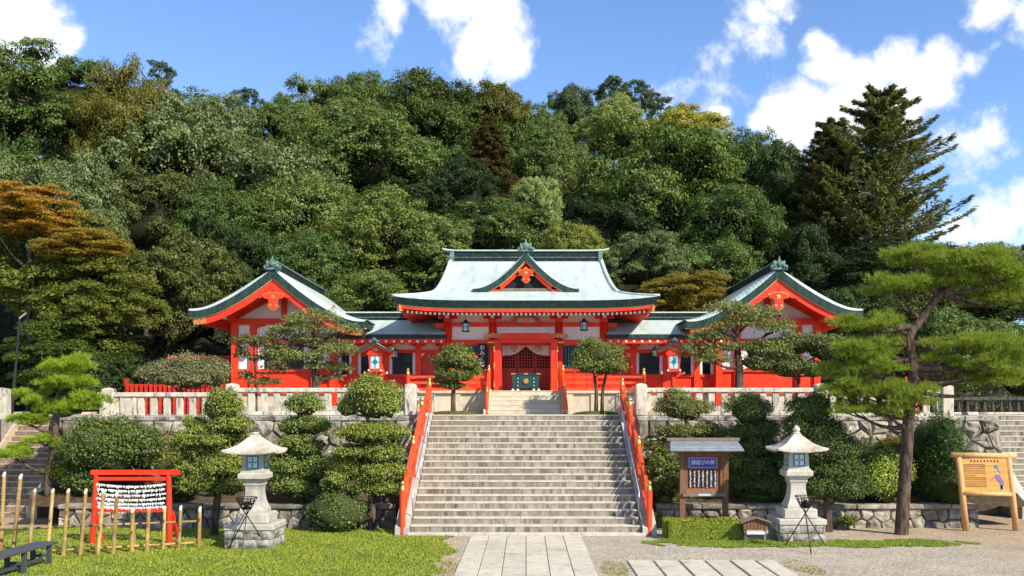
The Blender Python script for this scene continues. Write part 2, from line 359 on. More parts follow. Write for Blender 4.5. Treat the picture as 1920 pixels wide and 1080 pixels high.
def text_mb(body, size, vertical=False, depth=.004, space=1.0):
    """glyph outlines as flat meshes standing in the x-z plane, centred on x, top at z=0, facing -y"""
    cu = bpy.data.curves.new('glyph', 'FONT'); cu.size = size; cu.extrude = depth/2; cu.resolution_u = 2; cu.align_x = 'CENTER'
    ob = bpy.data.objects.new('glyph', cu); COL.objects.link(ob); mb = MB()
    items = list(enumerate(body)) if vertical else [(0, body)]
    for i, ch in items:
        cu.body = ch; dg = bpy.context.evaluated_depsgraph_get(); dg.update()
        me = bpy.data.meshes.new_from_object(ob.evaluated_get(dg))
        vs = [(v.co.x, -v.co.z, v.co.y - size*.9 - i*size*space) for v in me.vertices]
        mb.add(vs, [tuple(p.vertices) for p in me.polygons]); bpy.data.meshes.remove(me)
    bpy.data.objects.remove(ob); bpy.data.curves.remove(cu); return mb
def move(mb, d, s=(1,1,1)): mb.v = [(x*s[0]+d[0], y*s[1]+d[1], z*s[2]+d[2]) for x,y,z in mb.v]; return mb
def merge(*mbs):
    r = MB()
    for m in mbs: r.add(m.v, m.f)
    return r
# ================================================================== GROUND AND TERRACES
RNG = random.Random(11)
def gravel_mat():
    m = bpy.data.materials.new('gravel'); m.use_nodes = True; nt = m.node_tree; L = nt.links.new; b = nt.nodes['Principled BSDF']
    b.inputs['Roughness'].default_value = .95; b.inputs['Specular IOR Level'].default_value = .15
    pos = nt.nodes.new('ShaderNodeNewGeometry').outputs['Position']
    vo = nt.nodes.new('ShaderNodeTexVoronoi'); vo.inputs['Scale'].default_value = 38; L(pos, vo.inputs['Vector'])
    vo2 = nt.nodes.new('ShaderNodeTexVoronoi'); vo2.inputs['Scale'].default_value = 90; L(pos, vo2.inputs['Vector'])
    sep = nt.nodes.new('ShaderNodeSeparateColor'); L(vo.outputs['Color'], sep.inputs[0])
    cr = nt.nodes.new('ShaderNodeValToRGB'); L(sep.outputs[0], cr.inputs[0]); e = cr.color_ramp.elements
    e[0].color = (.23,.195,.145,1); e[1].color = (.60,.52,.405,1); e[1].position = 1; n = e.new(.5); n.color = (.40,.34,.26,1)
    # brown sandy earth showing through further from the path
    no = nt.nodes.new('ShaderNodeTexNoise'); no.inputs['Scale'].default_value = .55; no.inputs['Detail'].default_value = 8; L(pos, no.inputs['Vector'])
    sx = nt.nodes.new('ShaderNodeSeparateXYZ'); L(pos, sx.inputs[0])
    t = mathn(nt, 'ADD', mathn(nt, 'MULTIPLY', mathn(nt, 'SUBTRACT', sx.outputs[0], 8.3), .22), mathn(nt, 'MULTIPLY', mathn(nt, 'SUBTRACT', sx.outputs[1], 22.0), .22))
    t = mathn(nt, 'ADD', t, mathn(nt, 'MULTIPLY', mathn(nt, 'SUBTRACT', no.outputs['Fac'], .5), 3.2), )
    tl = mathn(nt, 'ADD', mathn(nt, 'MULTIPLY', mathn(nt, 'ADD', sx.outputs[0], 1.2), -1.5), mathn(nt, 'MULTIPLY', mathn(nt, 'SUBTRACT', no.outputs['Fac'], .5), 2.5))
    t = mathn(nt, 'MAXIMUM', t, tl)
    cl = mathn(nt, 'MULTIPLY', mathn(nt, 'ADD', t, .15), 1.0, clamp=True)
    n2 = nt.nodes.new('ShaderNodeTexNoise'); n2.inputs['Scale'].default_value = 9; n2.inputs['Detail'].default_value = 10; n2.inputs['Roughness'].default_value = .7; L(pos, n2.inputs['Vector'])
    er = nt.nodes.new('ShaderNodeValToRGB'); L(n2.outputs['Fac'], er.inputs[0]); e = er.color_ramp.elements
    e[0].position = .3; e[0].color = (.25,.175,.11,1); e[1].position = .7; e[1].color = (.56,.42,.275,1)
    mx = nt.nodes.new('ShaderNodeMix'); mx.data_type = 'RGBA'; L(cl, mx.inputs[0]); L(cr.outputs[0], mx.inputs[6]); L(er.outputs[0], mx.inputs[7])
    n3 = nt.nodes.new('ShaderNodeTexNoise'); n3.inputs['Scale'].default_value = 1.1; n3.inputs['Detail'].default_value = 6; L(pos, n3.inputs['Vector'])
    br = nt.nodes.new('ShaderNodeHueSaturation'); v = mathn(nt, 'MULTIPLY_ADD', n3.outputs['Fac'], .7); v.node.inputs[2].default_value = .68; L(v, br.inputs['Value']); L(mx.outputs[2], br.inputs['Color'])
    L(br.outputs[0], b.inputs['Base Color'])
    bn = nt.nodes.new('ShaderNodeBump'); bn.inputs['Distance'].default_value = .02; bn.inputs['Strength'].default_value = .9
    L(mathn(nt, 'ADD', mathn(nt, 'MULTIPLY', vo.outputs['Distance'], -1.0), mathn(nt, 'MULTIPLY', vo2.outputs['Distance'], -.5)), bn.inputs['Height']); L(bn.outputs[0], b.inputs['Normal'])
    M['gravel'] = m
gravel_mat()
mb = MB(); 
xs = [-600,-60,-30,30,60,600]; ys = [-120,-20,14,26,60,700]
mb.add([(x,y,0 if y < 100 else -1) for y in ys for x in xs], [(j*6+i, j*6+i+1, (j+1)*6+i+1, (j+1)*6+i) for j in range(5) for i in range(5)])
tag(mb.build('ground', 'gravel'), 'pale gravel and sandy earth in front of the stairs', kind='structure')

def sheet(name, m, inside, x0, x1, y0, y1, step, z, jitter=.0):
    """flat patch made of the grid cells whose centre lies inside the outline"""
    mb = MB(); nx = int((x1-x0)/step); ny = int((y1-y0)/step); vid = {}
    def vv(i, j):
        if (i,j) not in vid:
            vid[(i,j)] = len(mb.v); r = random.Random(i*7919+j); mb.v.append((x0+i*step+r.uniform(-.35,.35)*step, y0+j*step+r.uniform(-.35,.35)*step, z))
        return vid[(i,j)]
    for i in range(nx):
        for j in range(ny):
            if inside(x0+(i+.5)*step, y0+(j+.5)*step): mb.f.append((vv(i,j), vv(i+1,j), vv(i+1,j+1), vv(i,j+1)))
    return mb.build(name, m)
def wob(x, y, k=1.0): return .5*math.sin(x*1.7*k+.6*y)+.3*math.sin(x*4.1*k+1+y*2.3)+.2*math.sin(y*5.3*k-x)
def in_lawn(x, y):
    if x < -11.2: return y < 24.9 + .2*wob(x,y)
    return x < -1.75 + .28*wob(y*1.3,x) - max(0,(y-21.5))*.10 and y < 24.95 + .12*wob(x, y)
def ell(cx, cy, rx, ry, w=.18): return lambda x, y: ((x-cx)/rx)**2 + ((y-cy)/ry)**2 < 1 + w*3*wob(x*2.2, y*2.2)
g_patch = [ell(5.2,22.1,2.1,.55), ell(7.6,22.05,1.7,.5), ell(9.1,22.2,1.5,.55), ell(3.9,22.5,1.0,.35)]
g_dry = [ell(1.75,18.5,.28,1.1), ell(5.6,18.9,.32,.9), ell(-1.62,18.2,.22,1.6)]
def in_patch(x, y): return any(e(x,y) for e in g_patch)
def in_dry(x, y): return any(e(x,y) for e in g_dry)
tag(sheet('lawn', 'lawn_soil', in_lawn, -24, -.8, 12, 26, .12, .008), 'mown bright green lawn left of the paved path', kind='structure')
tag(sheet('grass_verge', 'lawn_soil', in_patch, 2.4, 11.2, 21, 23.4, .09, .008), 'patchy grass strip in front of the hedge and stone lantern', kind='structure')

def grass(name, inside, x0, x1, y0, y1, n, hmin, hmax, color, label, seed, wd=.012):
    rg = np.random.default_rng(seed); pts = []
    X = rg.uniform(x0, x1, n); Y = rg.uniform(y0, y1, n)
    thin = .5+.5*np.sin(X*1.9+2.1*np.sin(Y*1.3+seed))*np.sin(Y*2.3+1.7*np.sin(X*.9)); fine = .5+.5*np.sin(X*7.1+Y*3)*np.sin(Y*8.3-X*2)
    keep = np.array([inside(a, b) for a, b in zip(X, Y)]) & (rg.random(n) < 1.15-.55*thin*fine-.25*thin); X = X[keep]; Y = Y[keep]; k = len(X)
    h = rg.uniform(hmin, hmax, k) * (1 + .35*np.sin(X*3.1)*np.sin(Y*2.7)); a = rg.uniform(0, 6.283, k); lean = rg.normal(0, .5, (k,2))
    V = np.zeros((k,3,3)); V[:,0,0] = X - np.cos(a)*wd; V[:,0,1] = Y - np.sin(a)*wd; V[:,1,0] = X + np.cos(a)*wd; V[:,1,1] = Y + np.sin(a)*wd
    V[:,:2,2] = .005; V[:,2,0] = X + lean[:,0]*h; V[:,2,1] = Y + lean[:,1]*h; V[:,2,2] = h
    o = bpy.data.objects.new(name, np_mesh(name, V.reshape(-1,3), 3, 'grass_blade')); COL.objects.link(o); o.color = (*color, 1)
    tag(o, label, 'grass', kind='stuff'); return o
grass('lawn_grass', in_lawn, -13, -.9, 17.2, 25.2, 115000, .018, .054, (.325,.37,.05), 'short sunlit grass blades of the lawn', 1)
grass('verge_grass', in_patch, 2.4, 11.2, 21, 23.4, 46000, .025, .065, (.24,.31,.045), 'longer grass blades along the hedge and stone lantern', 2)
grass('dry_grass', in_dry, -2.2, 6.6, 16.6, 20.2, 22000, .015, .04, (.27,.25,.06), 'thin dry grass between the paving slabs', 3)

# terrace masses: retained earth with a paved top
tm = MB()
for x0,x1,y0 in [(-14.4,-3.3,28.45),(-60,-16.5,28.45),(-16.5,-14.4,30.75),(3.3,14.4,28.45),(17.6,60,28.45),(14.4,17.6,30.75),(-3.3,3.3,29.5)]:
    tm.box(x0+.001, x1-.001, y0, 44, -.3, 3.0)
mat('terrace_top', (.33,.30,.25), (.24,.215,.175), scale=8, detail=9, rough=.95, c3=(.16,.14,.11), s3=.8, bump=.01, bscale=60, space='World')
tag(tm.build('terrace', 'terrace_top'), 'raised shrine terrace above the stone retaining walls', kind='structure')

# planting beds behind the low stone walls
for sgn in (-1, 1):
    mb = MB(); nx, ny = 60, 16; r = random.Random(3 if sgn < 0 else 4)
    xa, xb = (3.42, 13.9)
    for j in range(ny+1):
        for i in range(nx+1):
            x = xa + (xb-xa)*i/nx; t = j/ny; y = 25.3 + 2.9*t
            mb.v.append((sgn*x, y, .52 + .75*t + .10*wob(x*1.5, y*2) + r.uniform(-.02,.02)))
    mb.f = [(j*(nx+1)+i, j*(nx+1)+i+1, (j+1)*(nx+1)+i+1, (j+1)*(nx+1)+i) for j in range(ny) for i in range(nx)]
    side = 'left' if sgn < 0 else 'right'
    tag(mb.build('planting_bed', 'soil', smooth=True), 'sloping earth bed under the pruned trees, %s of the stairs' % side, kind='structure')

# ------------------------------------------------------------------ stone walls: each stone a piece
def voronoi_cells(w, h, du, dv, seed):
    r = random.Random(seed); S = []; nv = max(1, round(h/dv)); nu = max(1, round(w/du))
    for j in range(nv):
        for i in range(nu):
            S.append(((i+.5+(.25 if j % 2 else -.25)+r.uniform(-.33,.33))*w/nu, (j+.5+r.uniform(-.3,.3))*h/nv))
    out = []
    for k, (a, b) in enumerate(S):
        poly = [(0,0),(w,0),(w,h),(0,h)]
        for q, (c, d) in enumerate(S):
            if q == k or abs(c-a) > 3*du or abs(d-b) > 3*dv: continue
            mx, my, nx_, ny_ = (a+c)/2, (b+d)/2, c-a, d-b; new = []
            for i in range(len(poly)):
                p, p2 = poly[i], poly[(i+1) % len(poly)]
                s1 = (p[0]-mx)*nx_ + (p[1]-my)*ny_; s2 = (p2[0]-mx)*nx_ + (p2[1]-my)*ny_
                if s1 <= 0: new.append(p)
                if s1*s2 < 0:
                    t = s1/(s1-s2); new.append((p[0]+(p2[0]-p[0])*t, p[1]+(p2[1]-p[1])*t))
            poly = new
            if len(poly) < 3: break
        if len(poly) >= 3: out.append(((a, b), poly))
    return out
def stone_wall(name, label, x0, x1, base, top, du, dv, seed, joint=.014, bulge=.15, group=None, cap=None):
    """base and top are (y,z) of the wall face"""
    w = x1-x0; dy, dz = top[0]-base[0], top[1]-base[1]; h = math.hypot(dy, dz); ey, ez = dy/h, dz/h; nrm = Vector((0,-ez,ey))
    root = thing(name, label, 'stone wall', (x0, base[0], base[1]), group=group)
    bk = MB().extx([(base[0]+.03, base[1]-.3), (base[0]+.5, base[1]-.3), (top[0]+.5, top[1]-.01), (top[0]+.03, top[1]-.01)], x0, x1).build('joint_fill', 'rock_joint', root)
    r = random.Random(seed)
    for (a, b), poly in voronoi_cells(w, h, du, dv, seed):
        def to3(u, v, d): return Vector((x0+u, base[0]+ey*v, base[1]+ez*v)) + nrm*d
        n = len(poly); mb = MB(); bg = bulge*r.uniform(.6,1.3); rings = []
        for ins, dep in ((0,-.06),(0,.012),(.14,bg*.7),(.5,bg)):
            ring = []
            for u, v in poly:
                d = math.hypot(u-a, v-b); k = max(.2, 1 - joint/max(d,.05)) * (1-ins)
                ring.append(to3(a+(u-a)*k + r.uniform(-.01,.01), b+(v-b)*k + r.uniform(-.01,.01), dep + (r.uniform(-.4,.4)*bg if ins else 0)))
            rings.append(ring)
        vs = [p for q in rings for p in q] + [to3(a, b, bg*r.uniform(.5,1.3))]
        fs = [(i*n+k, i*n+(k+1)%n, (i+1)*n+(k+1)%n, (i+1)*n+k) for i in range(3) for k in range(n)] + [(3*n+k, 3*n+(k+1)%n, 4*n) for k in range(n)]
        mb.add(vs, fs); o = mb.build('stone', 'rock', root); 
        
    if cap:
        z, hh, yy = cap; x = x0; 
        while x < x1 - .05:
            ln = min(r.uniform(.9,1.5), x1-x)
            if x1-x-ln < .3: ln = x1-x
            box1(x+.006, x+ln-.006, yy+r.uniform(-.015,.015), yy+.55, z, z+hh+r.uniform(-.01,.01), .025).build('coping_stone', 'rough_granite' if z > 1 else 'rock', root); x += ln
    return root
stone_wall('retaining_wall', 'tall rubble stone retaining wall behind the trees, left of the main stairs', -14.35, -3.36, (27.75,.75), (28.4,2.83), .52, .42, 21, cap=(2.83,.155,28.31), group=None)
stone_wall('retaining_wall', 'tall rubble stone retaining wall behind the notice board, right of the main stairs', 3.36, 14.35, (27.75,.75), (28.4,2.83), .52, .42, 22, cap=(2.83,.155,28.31))
stone_wall('retaining_wall', 'rubble stone retaining wall at the far left beyond the brown stairs', -20.5, -16.75, (27.75,-.1), (28.4,2.83), .6, .5, 23, cap=(2.83,.155,28.31))
stone_wall('garden_wall', 'low rubble wall behind the red paper rack and left lantern', -12.6, -3.5, (25.1,-.05), (25.22,.5), .42, .30, 24, bulge=.08, cap=(.5,.13,25.08))
stone_wall('garden_wall', 'low rubble wall behind the hedge and right lantern', 3.5, 12.2, (25.1,-.05), (25.22,.5), .42, .30, 25, bulge=.08, cap=(.5,.13,25.08))

# ------------------------------------------------------------------ main stairs
ST_Y0, ST_T, ST_R, ST_P, NST = 23.7, .333, .163, .075, 18
def nose(y): return ST_P + ST_R*((y-ST_Y0)/ST_T + 1)
def steps(root, x0, x1, y0, tread, rise, n, z0, mr, mt, blocks, seed, thick=.035, ch=.008):
    r = random.Random(seed)
    for i in range(n):
        ya = y0 + i*tread; zt = z0 + rise*(i+1); cuts = [x0]
        while x1 - cuts[-1] > blocks*1.35: cuts.append(cuts[-1] + r.uniform(.75,1.3)*blocks)
        cuts.append(x1); a = MB(); b = MB()
        for u, v in zip(cuts, cuts[1:]):
            dy = r.uniform(-.004,.004); dz = r.uniform(-.002,.002)
            a.box(u+.003, v-.003, ya+dy, ya+tread+.12, zt-rise-.02, zt-thick, 0)
            b.box(u+.003, v-.003, ya-.012+dy, ya+tread+.10, zt-thick+.001, zt+dz, ch)
        s = a.build('step', mr, root); b.build('tread', mt, s)
st = thing('stone_staircase', 'broad weathered granite staircase climbing to the shrine terrace', 'staircase', (0,ST_Y0,0))
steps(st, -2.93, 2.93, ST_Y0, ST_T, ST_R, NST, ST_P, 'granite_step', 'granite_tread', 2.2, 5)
a = MB()
for u, v in ((-3.0,-1.7),(-1.7,-.2),(-.2,1.4),(1.4,3.0)): a.box(u+.003, v-.003, 23.5, 23.85, -.05, ST_P-.002, .01)
a.build('plinth', 'granite_tread', st)
for sgn in (-1, 1):
    x0, x1 = sorted((sgn*2.945, sgn*3.30)); ye = ST_Y0 + NST*ST_T
    poly = [(23.52,-.1),(23.52,.20),(ST_Y0+.1,nose(ST_Y0+.1)+.07),(ye-.35,nose(ye-.35)+.07),(ye+.2,nose(ye-.35)+.075),(ye+.2,-.1)]
    MB().extx(poly, x0, x1).build('stringer', 'concrete', st)
tag(MB().box(-3.29,3.29,29.56,33.6,2.9,3.012).build('landing','granite_tread'), 'paved landing between the two flights of stairs', kind='structure')

def giboshi(mb, x, y, z, s=1.0):
    """onion-shaped gilt post cap"""
    mb.lathe([(.068*s,0),(.07*s,.01*s),(.07*s,.075*s),(.055*s,.085*s),(.062*s,.10*s),(.045*s,.115*s),(.04*s,.13*s),(.058*s,.16*s),(.062*s,.185*s),(.045*s,.215*s),(.018*s,.235*s),(.006*s,.26*s)], (x,y,z), 12); return mb
def stair_rail(name, label, X, posts, zf, top_h, rail_m='red_rail', z0s=None, r=.075, cs=1.0, handrail=None, group=None):
    """posts: list of y; zf(y) = level of the surface along the rail"""
    root = thing(name, label, 'railing', (X, posts[0], zf(posts[0])), group=group)
    for k, y in enumerate(posts):
        zb = z0s[k] if z0s else zf(y); zt = zf(y) + top_h
        p = MB().tube([(X,y,zb),(X,y,zt)], r, 14).build('post', rail_m, root)
        giboshi(MB(), X, y, zt, cs).build('post_cap', 'gold', p, smooth=True)
        MB().lathe([(r+.004,0),(r+.004,.05)], (X,y,zb+.01), 14).build('band', 'red_dark', p)
    for y0, y1 in zip(posts, posts[1:]):
        for hh, w, t, nm in ((top_h-.10,.085,.085,'top_rail'),(top_h-.36,.055,.10,'middle_rail'),(.16,.075,.13,'bottom_rail')):
            MB().beam((X,y0+r*.8,zf(y0)+hh),(X,y1-r*.8,zf(y1)+hh), w, t).build(nm, rail_m, root)
        n = 3
        for q in range(1, n):
            y = y0 + (y1-y0)*q/n
            MB().box(X-.03,X+.03,y-.035,y+.035,zf(y)+.2,zf(y)+top_h-.15).build('strut', rail_m, root)
    return root
for sgn, w in ((-1,'left'),(1,'right')):
    rl = stair_rail('stair_railing', 'vermilion railing with gilt post caps on the %s side of the main stairs' % w, sgn*3.12, [23.58,25.8,28.0,30.2],
               lambda y: min(nose(y)+.06, 3.06), .90, z0s=[0,nose(25.8)-.05,nose(28)-.05,3.0])
    X = sgn*2.90; hr = MB().tube([(X,23.95,nose(23.95)+.02),(X,23.9,nose(23.9)+.72),(X,29.3,nose(29.3)+.72),(X,29.5,3.0)], .017, 8)
    for y in (25.6,27.5): hr.tube([(X,y,nose(y)),(X,y,nose(y)+.71)], .014, 6)
    tag(hr.build('handrail','steel', smooth=True), 'thin steel handrail inside the %s vermilion railing' % w, 'handrail')

# ------------------------------------------------------------------ side stairs
for sgn, (xa, xb), mr, mt, lb in ((-1,(-16.42,-14.5),'brown_step','brown_edge','narrow brown stone stairs behind the bamboo fence'), (1,(14.75,17.5),'granite_step','granite_tread','grey stone stairs behind the wooden signboard')):
    s2 = thing('side_staircase', lb, 'staircase', ((xa+xb)/2, 27.4, 0))
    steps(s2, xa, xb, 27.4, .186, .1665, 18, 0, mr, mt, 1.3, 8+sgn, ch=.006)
    for xx in ((-14.5, -14.2), (-16.72,-16.42)) if sgn < 0 else ((14.42,14.75),):
        MB().extx([(27.1,-.1),(27.1,.35),(30.5,3.10),(30.9,3.10),(30.9,-.1)], *xx).build('stringer', 'concrete' if sgn > 0 else 'brown_edge', s2)
    # boulder footing beside the flight
# ------------------------------------------------------------------ paved path and slab crossing
pth = thing('stone_path', 'straight path of pale stone slabs leading to the stairs', 'path', (0,20,0)); pth['kind'] = 'structure'; del pth['category']
r = random.Random(9); xs = [-1.385,-.93,-.47,0.0,.465,.925,1.38]
for a, b in zip(xs, xs[1:]):
    y = 12.0 + r.uniform(0,1)
    while y < 23.4:
        ln = r.uniform(1.5,2.6); y2 = min(y+ln, 23.42)
        if 23.42 - y2 < .5: y2 = 23.42
        box1(a+.007, b-.007, y+.006, y2-.006, -.04, .028+r.uniform(-.004,.004), .008).build('slab', 'paving', pth); y = y2
crs = thing('slab_crossing', 'row of broad pale slabs laid in the gravel right of the path', 'path', (3.6,18.5,0)); crs['kind'] = 'structure'; del crs['category']
xs = [2.10,2.66,3.20,3.74,4.27,4.80,5.22]
for a, b in zip(xs, xs[1:]): box1(a+.025, b-.025, 16.2, 19.62+r.uniform(-.03,.03), -.03, .03+r.uniform(-.005,.005), .01).build('slab','paving',crs)

# ------------------------------------------------------------------ stone balustrades
def balustrade(label, x0, x1, y, zb, post_a, post_b, n, ph=.93, along='x', pz=None):
    """runs along x at depth y (or along y at x=y); zb = level it stands on"""
    L0 = x0 if along == 'x' else y; root = thing('stone_balustrade', label, 'balustrade', ((x0+x1)/2, y, zb) if along == 'x' else (y, (x0+x1)/2, zb))
    def bx(u0,u1,w0,w1,z0,z1,c=.012):
        return box1(u0,u1,y+w0,y+w1,z0,z1,c) if along == 'x' else box1(y+w0,y+w1,u0,u1,z0,z1,c)
    bx(x0,x1,-.11,.11,zb,zb+.12,.015).build('base_rail','granite',root)
    bx(x0,x1,-.10,.10,zb+.70,zb+.84,.02).build('top_rail','granite',root)
    me = None
    for k in range(n):
        u = x0 + (x1-x0)*(k+.5)/n
        if me is None: me = mesh_of(MB().box(-.10,.10,-.055,.055,.121,.699,.01) if along == 'x' else MB().box(-.055,.055,-.10,.10,.121,.699,.01), 'baluster', 'granite')
        piece('baluster', me, root, (u,y,zb) if along == 'x' else (y,u,zb))
    for flag, u in ((post_a,x0),(post_b,x1)):
        if flag:
            q = bx(u-.17,u+.17,-.17,.17,zb,zb+ph,.02)
            if along == 'x': q.lathe([(.165,0),(.12,.03),(.02,.06)], (u,y,zb+ph-.004), 4, R(45), True)
            else: q.lathe([(.165,0),(.12,.03),(.02,.06)], (y,u,zb+ph-.004), 4, R(45), True)
            q.build('post','granite',root)
    return root
balustrade('pale stone balustrade on the terrace edge just left of the main stairs', -8.97,-3.52,28.55,3.0,True,True,14)
balustrade('pale stone balustrade in front of the low red building and bushy tree', -12.75,-8.80,28.55,2.86,True,False,10)
balustrade('pale stone balustrade on the terrace edge just right of the main stairs', 3.52,9.0,28.55,3.0,True,True,14)
balustrade('short pale stone balustrade behind the big pine trunk', 9.17,12.85,28.55,2.95,False,True,9)
balustrade('pale stone balustrade at the far left beyond the brown stairs', -20.5,-16.0,28.55,2.86,False,True,9)
balustrade('short balustrade running back from the left stair post', 28.75,30.0,-3.52,3.0,False,False,3,along='y')
balustrade('short balustrade running back from the right stair post', 28.75,30.0,3.52,3.0,False,False,3,along='y')
balustrade('small balustrade at the head of the brown stairs', -14.3,-12.95,31.2,2.9,False,False,4)
# dark railing at the head of the right-hand stairs
dr = thing('dark_balustrade', 'dark weathered balustrade at the head of the right-hand stone stairs', 'balustrade', (17,33,3))
box1(13.9,22,32.9,33.1,3.50,3.62,.01).build('top_rail','bark_grey',dr); box1(13.9,22,32.88,33.12,3.0,3.08,.01).build('base_rail','granite',dr)
me = mesh_of(MB().lathe([(.06,0),(.085,.08),(.05,.22),(.04,.42)], (0,0,3.08), 8), 'baluster', 'bark_grey')
for k in range(26): piece('baluster', me, dr, (14.1+k*.3,33,0))
# ------------------------------------------------------------------ upper flight and veranda platform
s3 = thing('upper_staircase', 'short flight of cream stone steps up to the hall doors', 'staircase', (0,32.05,3))
steps(s3, -1.22, 1.22, 32.05, .31, .168, 5, 3.012, 'beige_stone', 'beige_stone', 1.2, 31, thick=.04)
for sgn in (-1,1):
    x0,x1 = sorted((sgn*1.225, sgn*1.45))
    MB().extx([(31.9,3.0),(31.9,3.16),(33.45,3.9),(33.62,3.9),(33.62,3.0)], x0, x1).build('stringer','beige_stone',s3)
FLZ = 3.852
pl = thing('veranda_platform', 'cream stone platform carrying the main hall and its veranda', 'platform', (0,34,3)); 
for x0,x1 in ((-4.45,-1.46),(1.46,4.45)):
    box1(x0,x1,33.72,43,3.0,FLZ-.10).build('plinth_wall','beige_stone',pl)
    box1(x0-.03 if x0<0 else x0,x1 if x0<0 else x1+.03,33.62,43,FLZ-.099,FLZ,.012).build('cap_slab','beige_stone',pl)
    for k in range(4):
        u = x0 + (x1-x0)*(k+.12)/3.25; box1(u-.14,u+.14,33.66,33.73,3.0,FLZ-.101).build('pilaster','beige_stone',pl)
box1(-1.459,1.459,33.60,43,3.0,FLZ-.003).build('floor_block','beige_stone',pl)
for sgn, w in ((-1,'left'),(1,'right')):
    stair_rail('upper_railing', 'short vermilion railing on the %s of the upper steps' % w, sgn*1.335, [31.95,33.66], lambda y: 3.05+(y-31.95)*.47, .72, z0s=[3.0,FLZ-.3], r=.062, cs=.85)
    x0, x1 = sgn*1.42, sgn*4.26
    vr = thing('veranda_railing', 'low vermilion veranda railing with gilt cap, %s of the upper steps' % w, 'railing', ((x0+x1)/2, 33.72, FLZ))
    p = MB().tube([(x1,33.72,FLZ-.06),(x1,33.72,FLZ+.58)], .075, 14).build('post','red_rail',vr); giboshi(MB(), x1,33.72,FLZ+.58,1.0).build('post_cap','gold',p,smooth=True)
    for z, t, nm in ((.50,.085,'top_rail'),(.29,.09,'middle_rail'),(.06,.10,'bottom_rail')):
        MB().beam((x0,33.72,FLZ+z),(x1,33.72,FLZ+z),.075,t).build(nm,'red_rail',vr)
    for k in range(1,4): 
        u = x0+(x1-x0)*k/4; box1(u-.035,u+.035,33.69,33.75,FLZ+.11,FLZ+.245).build('strut','red_rail',vr)
    MB().beam((x1,33.79,FLZ+.50),(x1,36,FLZ+.50),.075,.085).build('side_rail','red_rail',vr)
    MB().beam((x1,33.79,FLZ+.06),(x1,36,FLZ+.06),.075,.10).build('side_rail','red_rail',vr)

# a few fallen leaves
rg = np.random.default_rng(31); n = 420; X = np.concatenate([rg.uniform(-11,-1.8,n//2), rg.uniform(2,13,n-n//2)]); Y = rg.uniform(17.6,24.8,n); a = rg.uniform(0,6.28,n); s = rg.uniform(.02,.045,n)
V = np.zeros((n,4,3)); ca, sa = np.cos(a)*s, np.sin(a)*s; zz = np.where(X < -1.5, .045, .012) + rg.uniform(0,.01,n)
V[:,0] = np.stack([X-ca,Y-sa,zz],1); V[:,2] = np.stack([X+ca,Y+sa,zz+.008],1); V[:,1] = np.stack([X-sa*.5,Y+ca*.5,zz+.006],1); V[:,3] = np.stack([X+sa*.5,Y-ca*.5,zz+.01],1)
leafmat('dry_leaf', vary=.4, hue=.03, base=(.22,.13,.05)); o = bpy.data.objects.new('fallen_leaves', np_mesh('fallen_leaves', V.reshape(-1,3), 4, 'dry_leaf')); COL.objects.link(o); tag(o,'scattered dry leaves on the lawn and gravel','fallen leaves',kind='stuff')

# loose pebbles lying on the gravel
n = 7000; X = np.concatenate([rg.uniform(1.5,13,n-900), rg.uniform(-1.9,-1.4,900)]); Y = rg.uniform(17.4,24.6,n); s = .006+.016*rg.random(n)**2.2; ok = np.array([not in_patch(a,b) for a,b in zip(X,Y)]); X, Y, s = X[ok], Y[ok], s[ok]; n = len(X)
base = np.array([(1,0,0),(-.5,.87,0),(-.5,-.87,0),(0,0,.9)]); a = rg.uniform(0,6.28,n); ca, sa = np.cos(a), np.sin(a); Q = np.zeros((n,4,3))
for k in range(4): Q[:,k,0] = X+s*(base[k,0]*ca-base[k,1]*sa)*rg.uniform(.7,1.3,n); Q[:,k,1] = Y+s*(base[k,0]*sa+base[k,1]*ca)*rg.uniform(.7,1.3,n); Q[:,k,2] = .001+s*base[k,2]
V = np.stack([Q[:,[0,1,3]],Q[:,[1,2,3]],Q[:,[2,0,3]]],1).reshape(-1,3)
leafmat('pebble', rough=.9, spec=.15, transl=0, vary=.45, hue=.01, base=(.40,.35,.28)); o = bpy.data.objects.new('pebbles', np_mesh('pebbles', V, 3, 'pebble')); COL.objects.link(o); tag(o,'loose pebbles scattered over the gravel','pebbles',kind='stuff')
# ================================================================== SHRINE BUILDINGS
def courses(fn, ns, nu, lip=.016, back=False):
    """roof surface laid in overlapping courses; fn(s,u): s from eave to ridge"""
    mb = MB()
    for i in range(ns):
        s0, s1 = i/ns, (i+1)/ns; o = len(mb.v)
        for j in range(nu+1):
            u = j/nu; p0 = Vector(fn(s0,u)); p1 = Vector(fn(s1,u))
            mb.v += [tuple(p0 + Vector((0,0,-lip*.3))), tuple(p0 + Vector((0,0,lip))), tuple(p1)]
        for j in range(nu):
            a = o+3*j; b = o+3*(j+1); mb.f += [(a,b,b+1,a+1), (a+1,b+1,b+2,a+2)]
    return mb
def grid(fn, ns, nu):
    mb = MB(); mb.v = [tuple(fn(i/ns, j/nu)) for i in range(ns+1) for j in range(nu+1)]
    mb.f = [(i*(nu+1)+j, i*(nu+1)+j+1, (i+1)*(nu+1)+j+1, (i+1)*(nu+1)+j) for i in range(ns) for j in range(nu)]; return mb
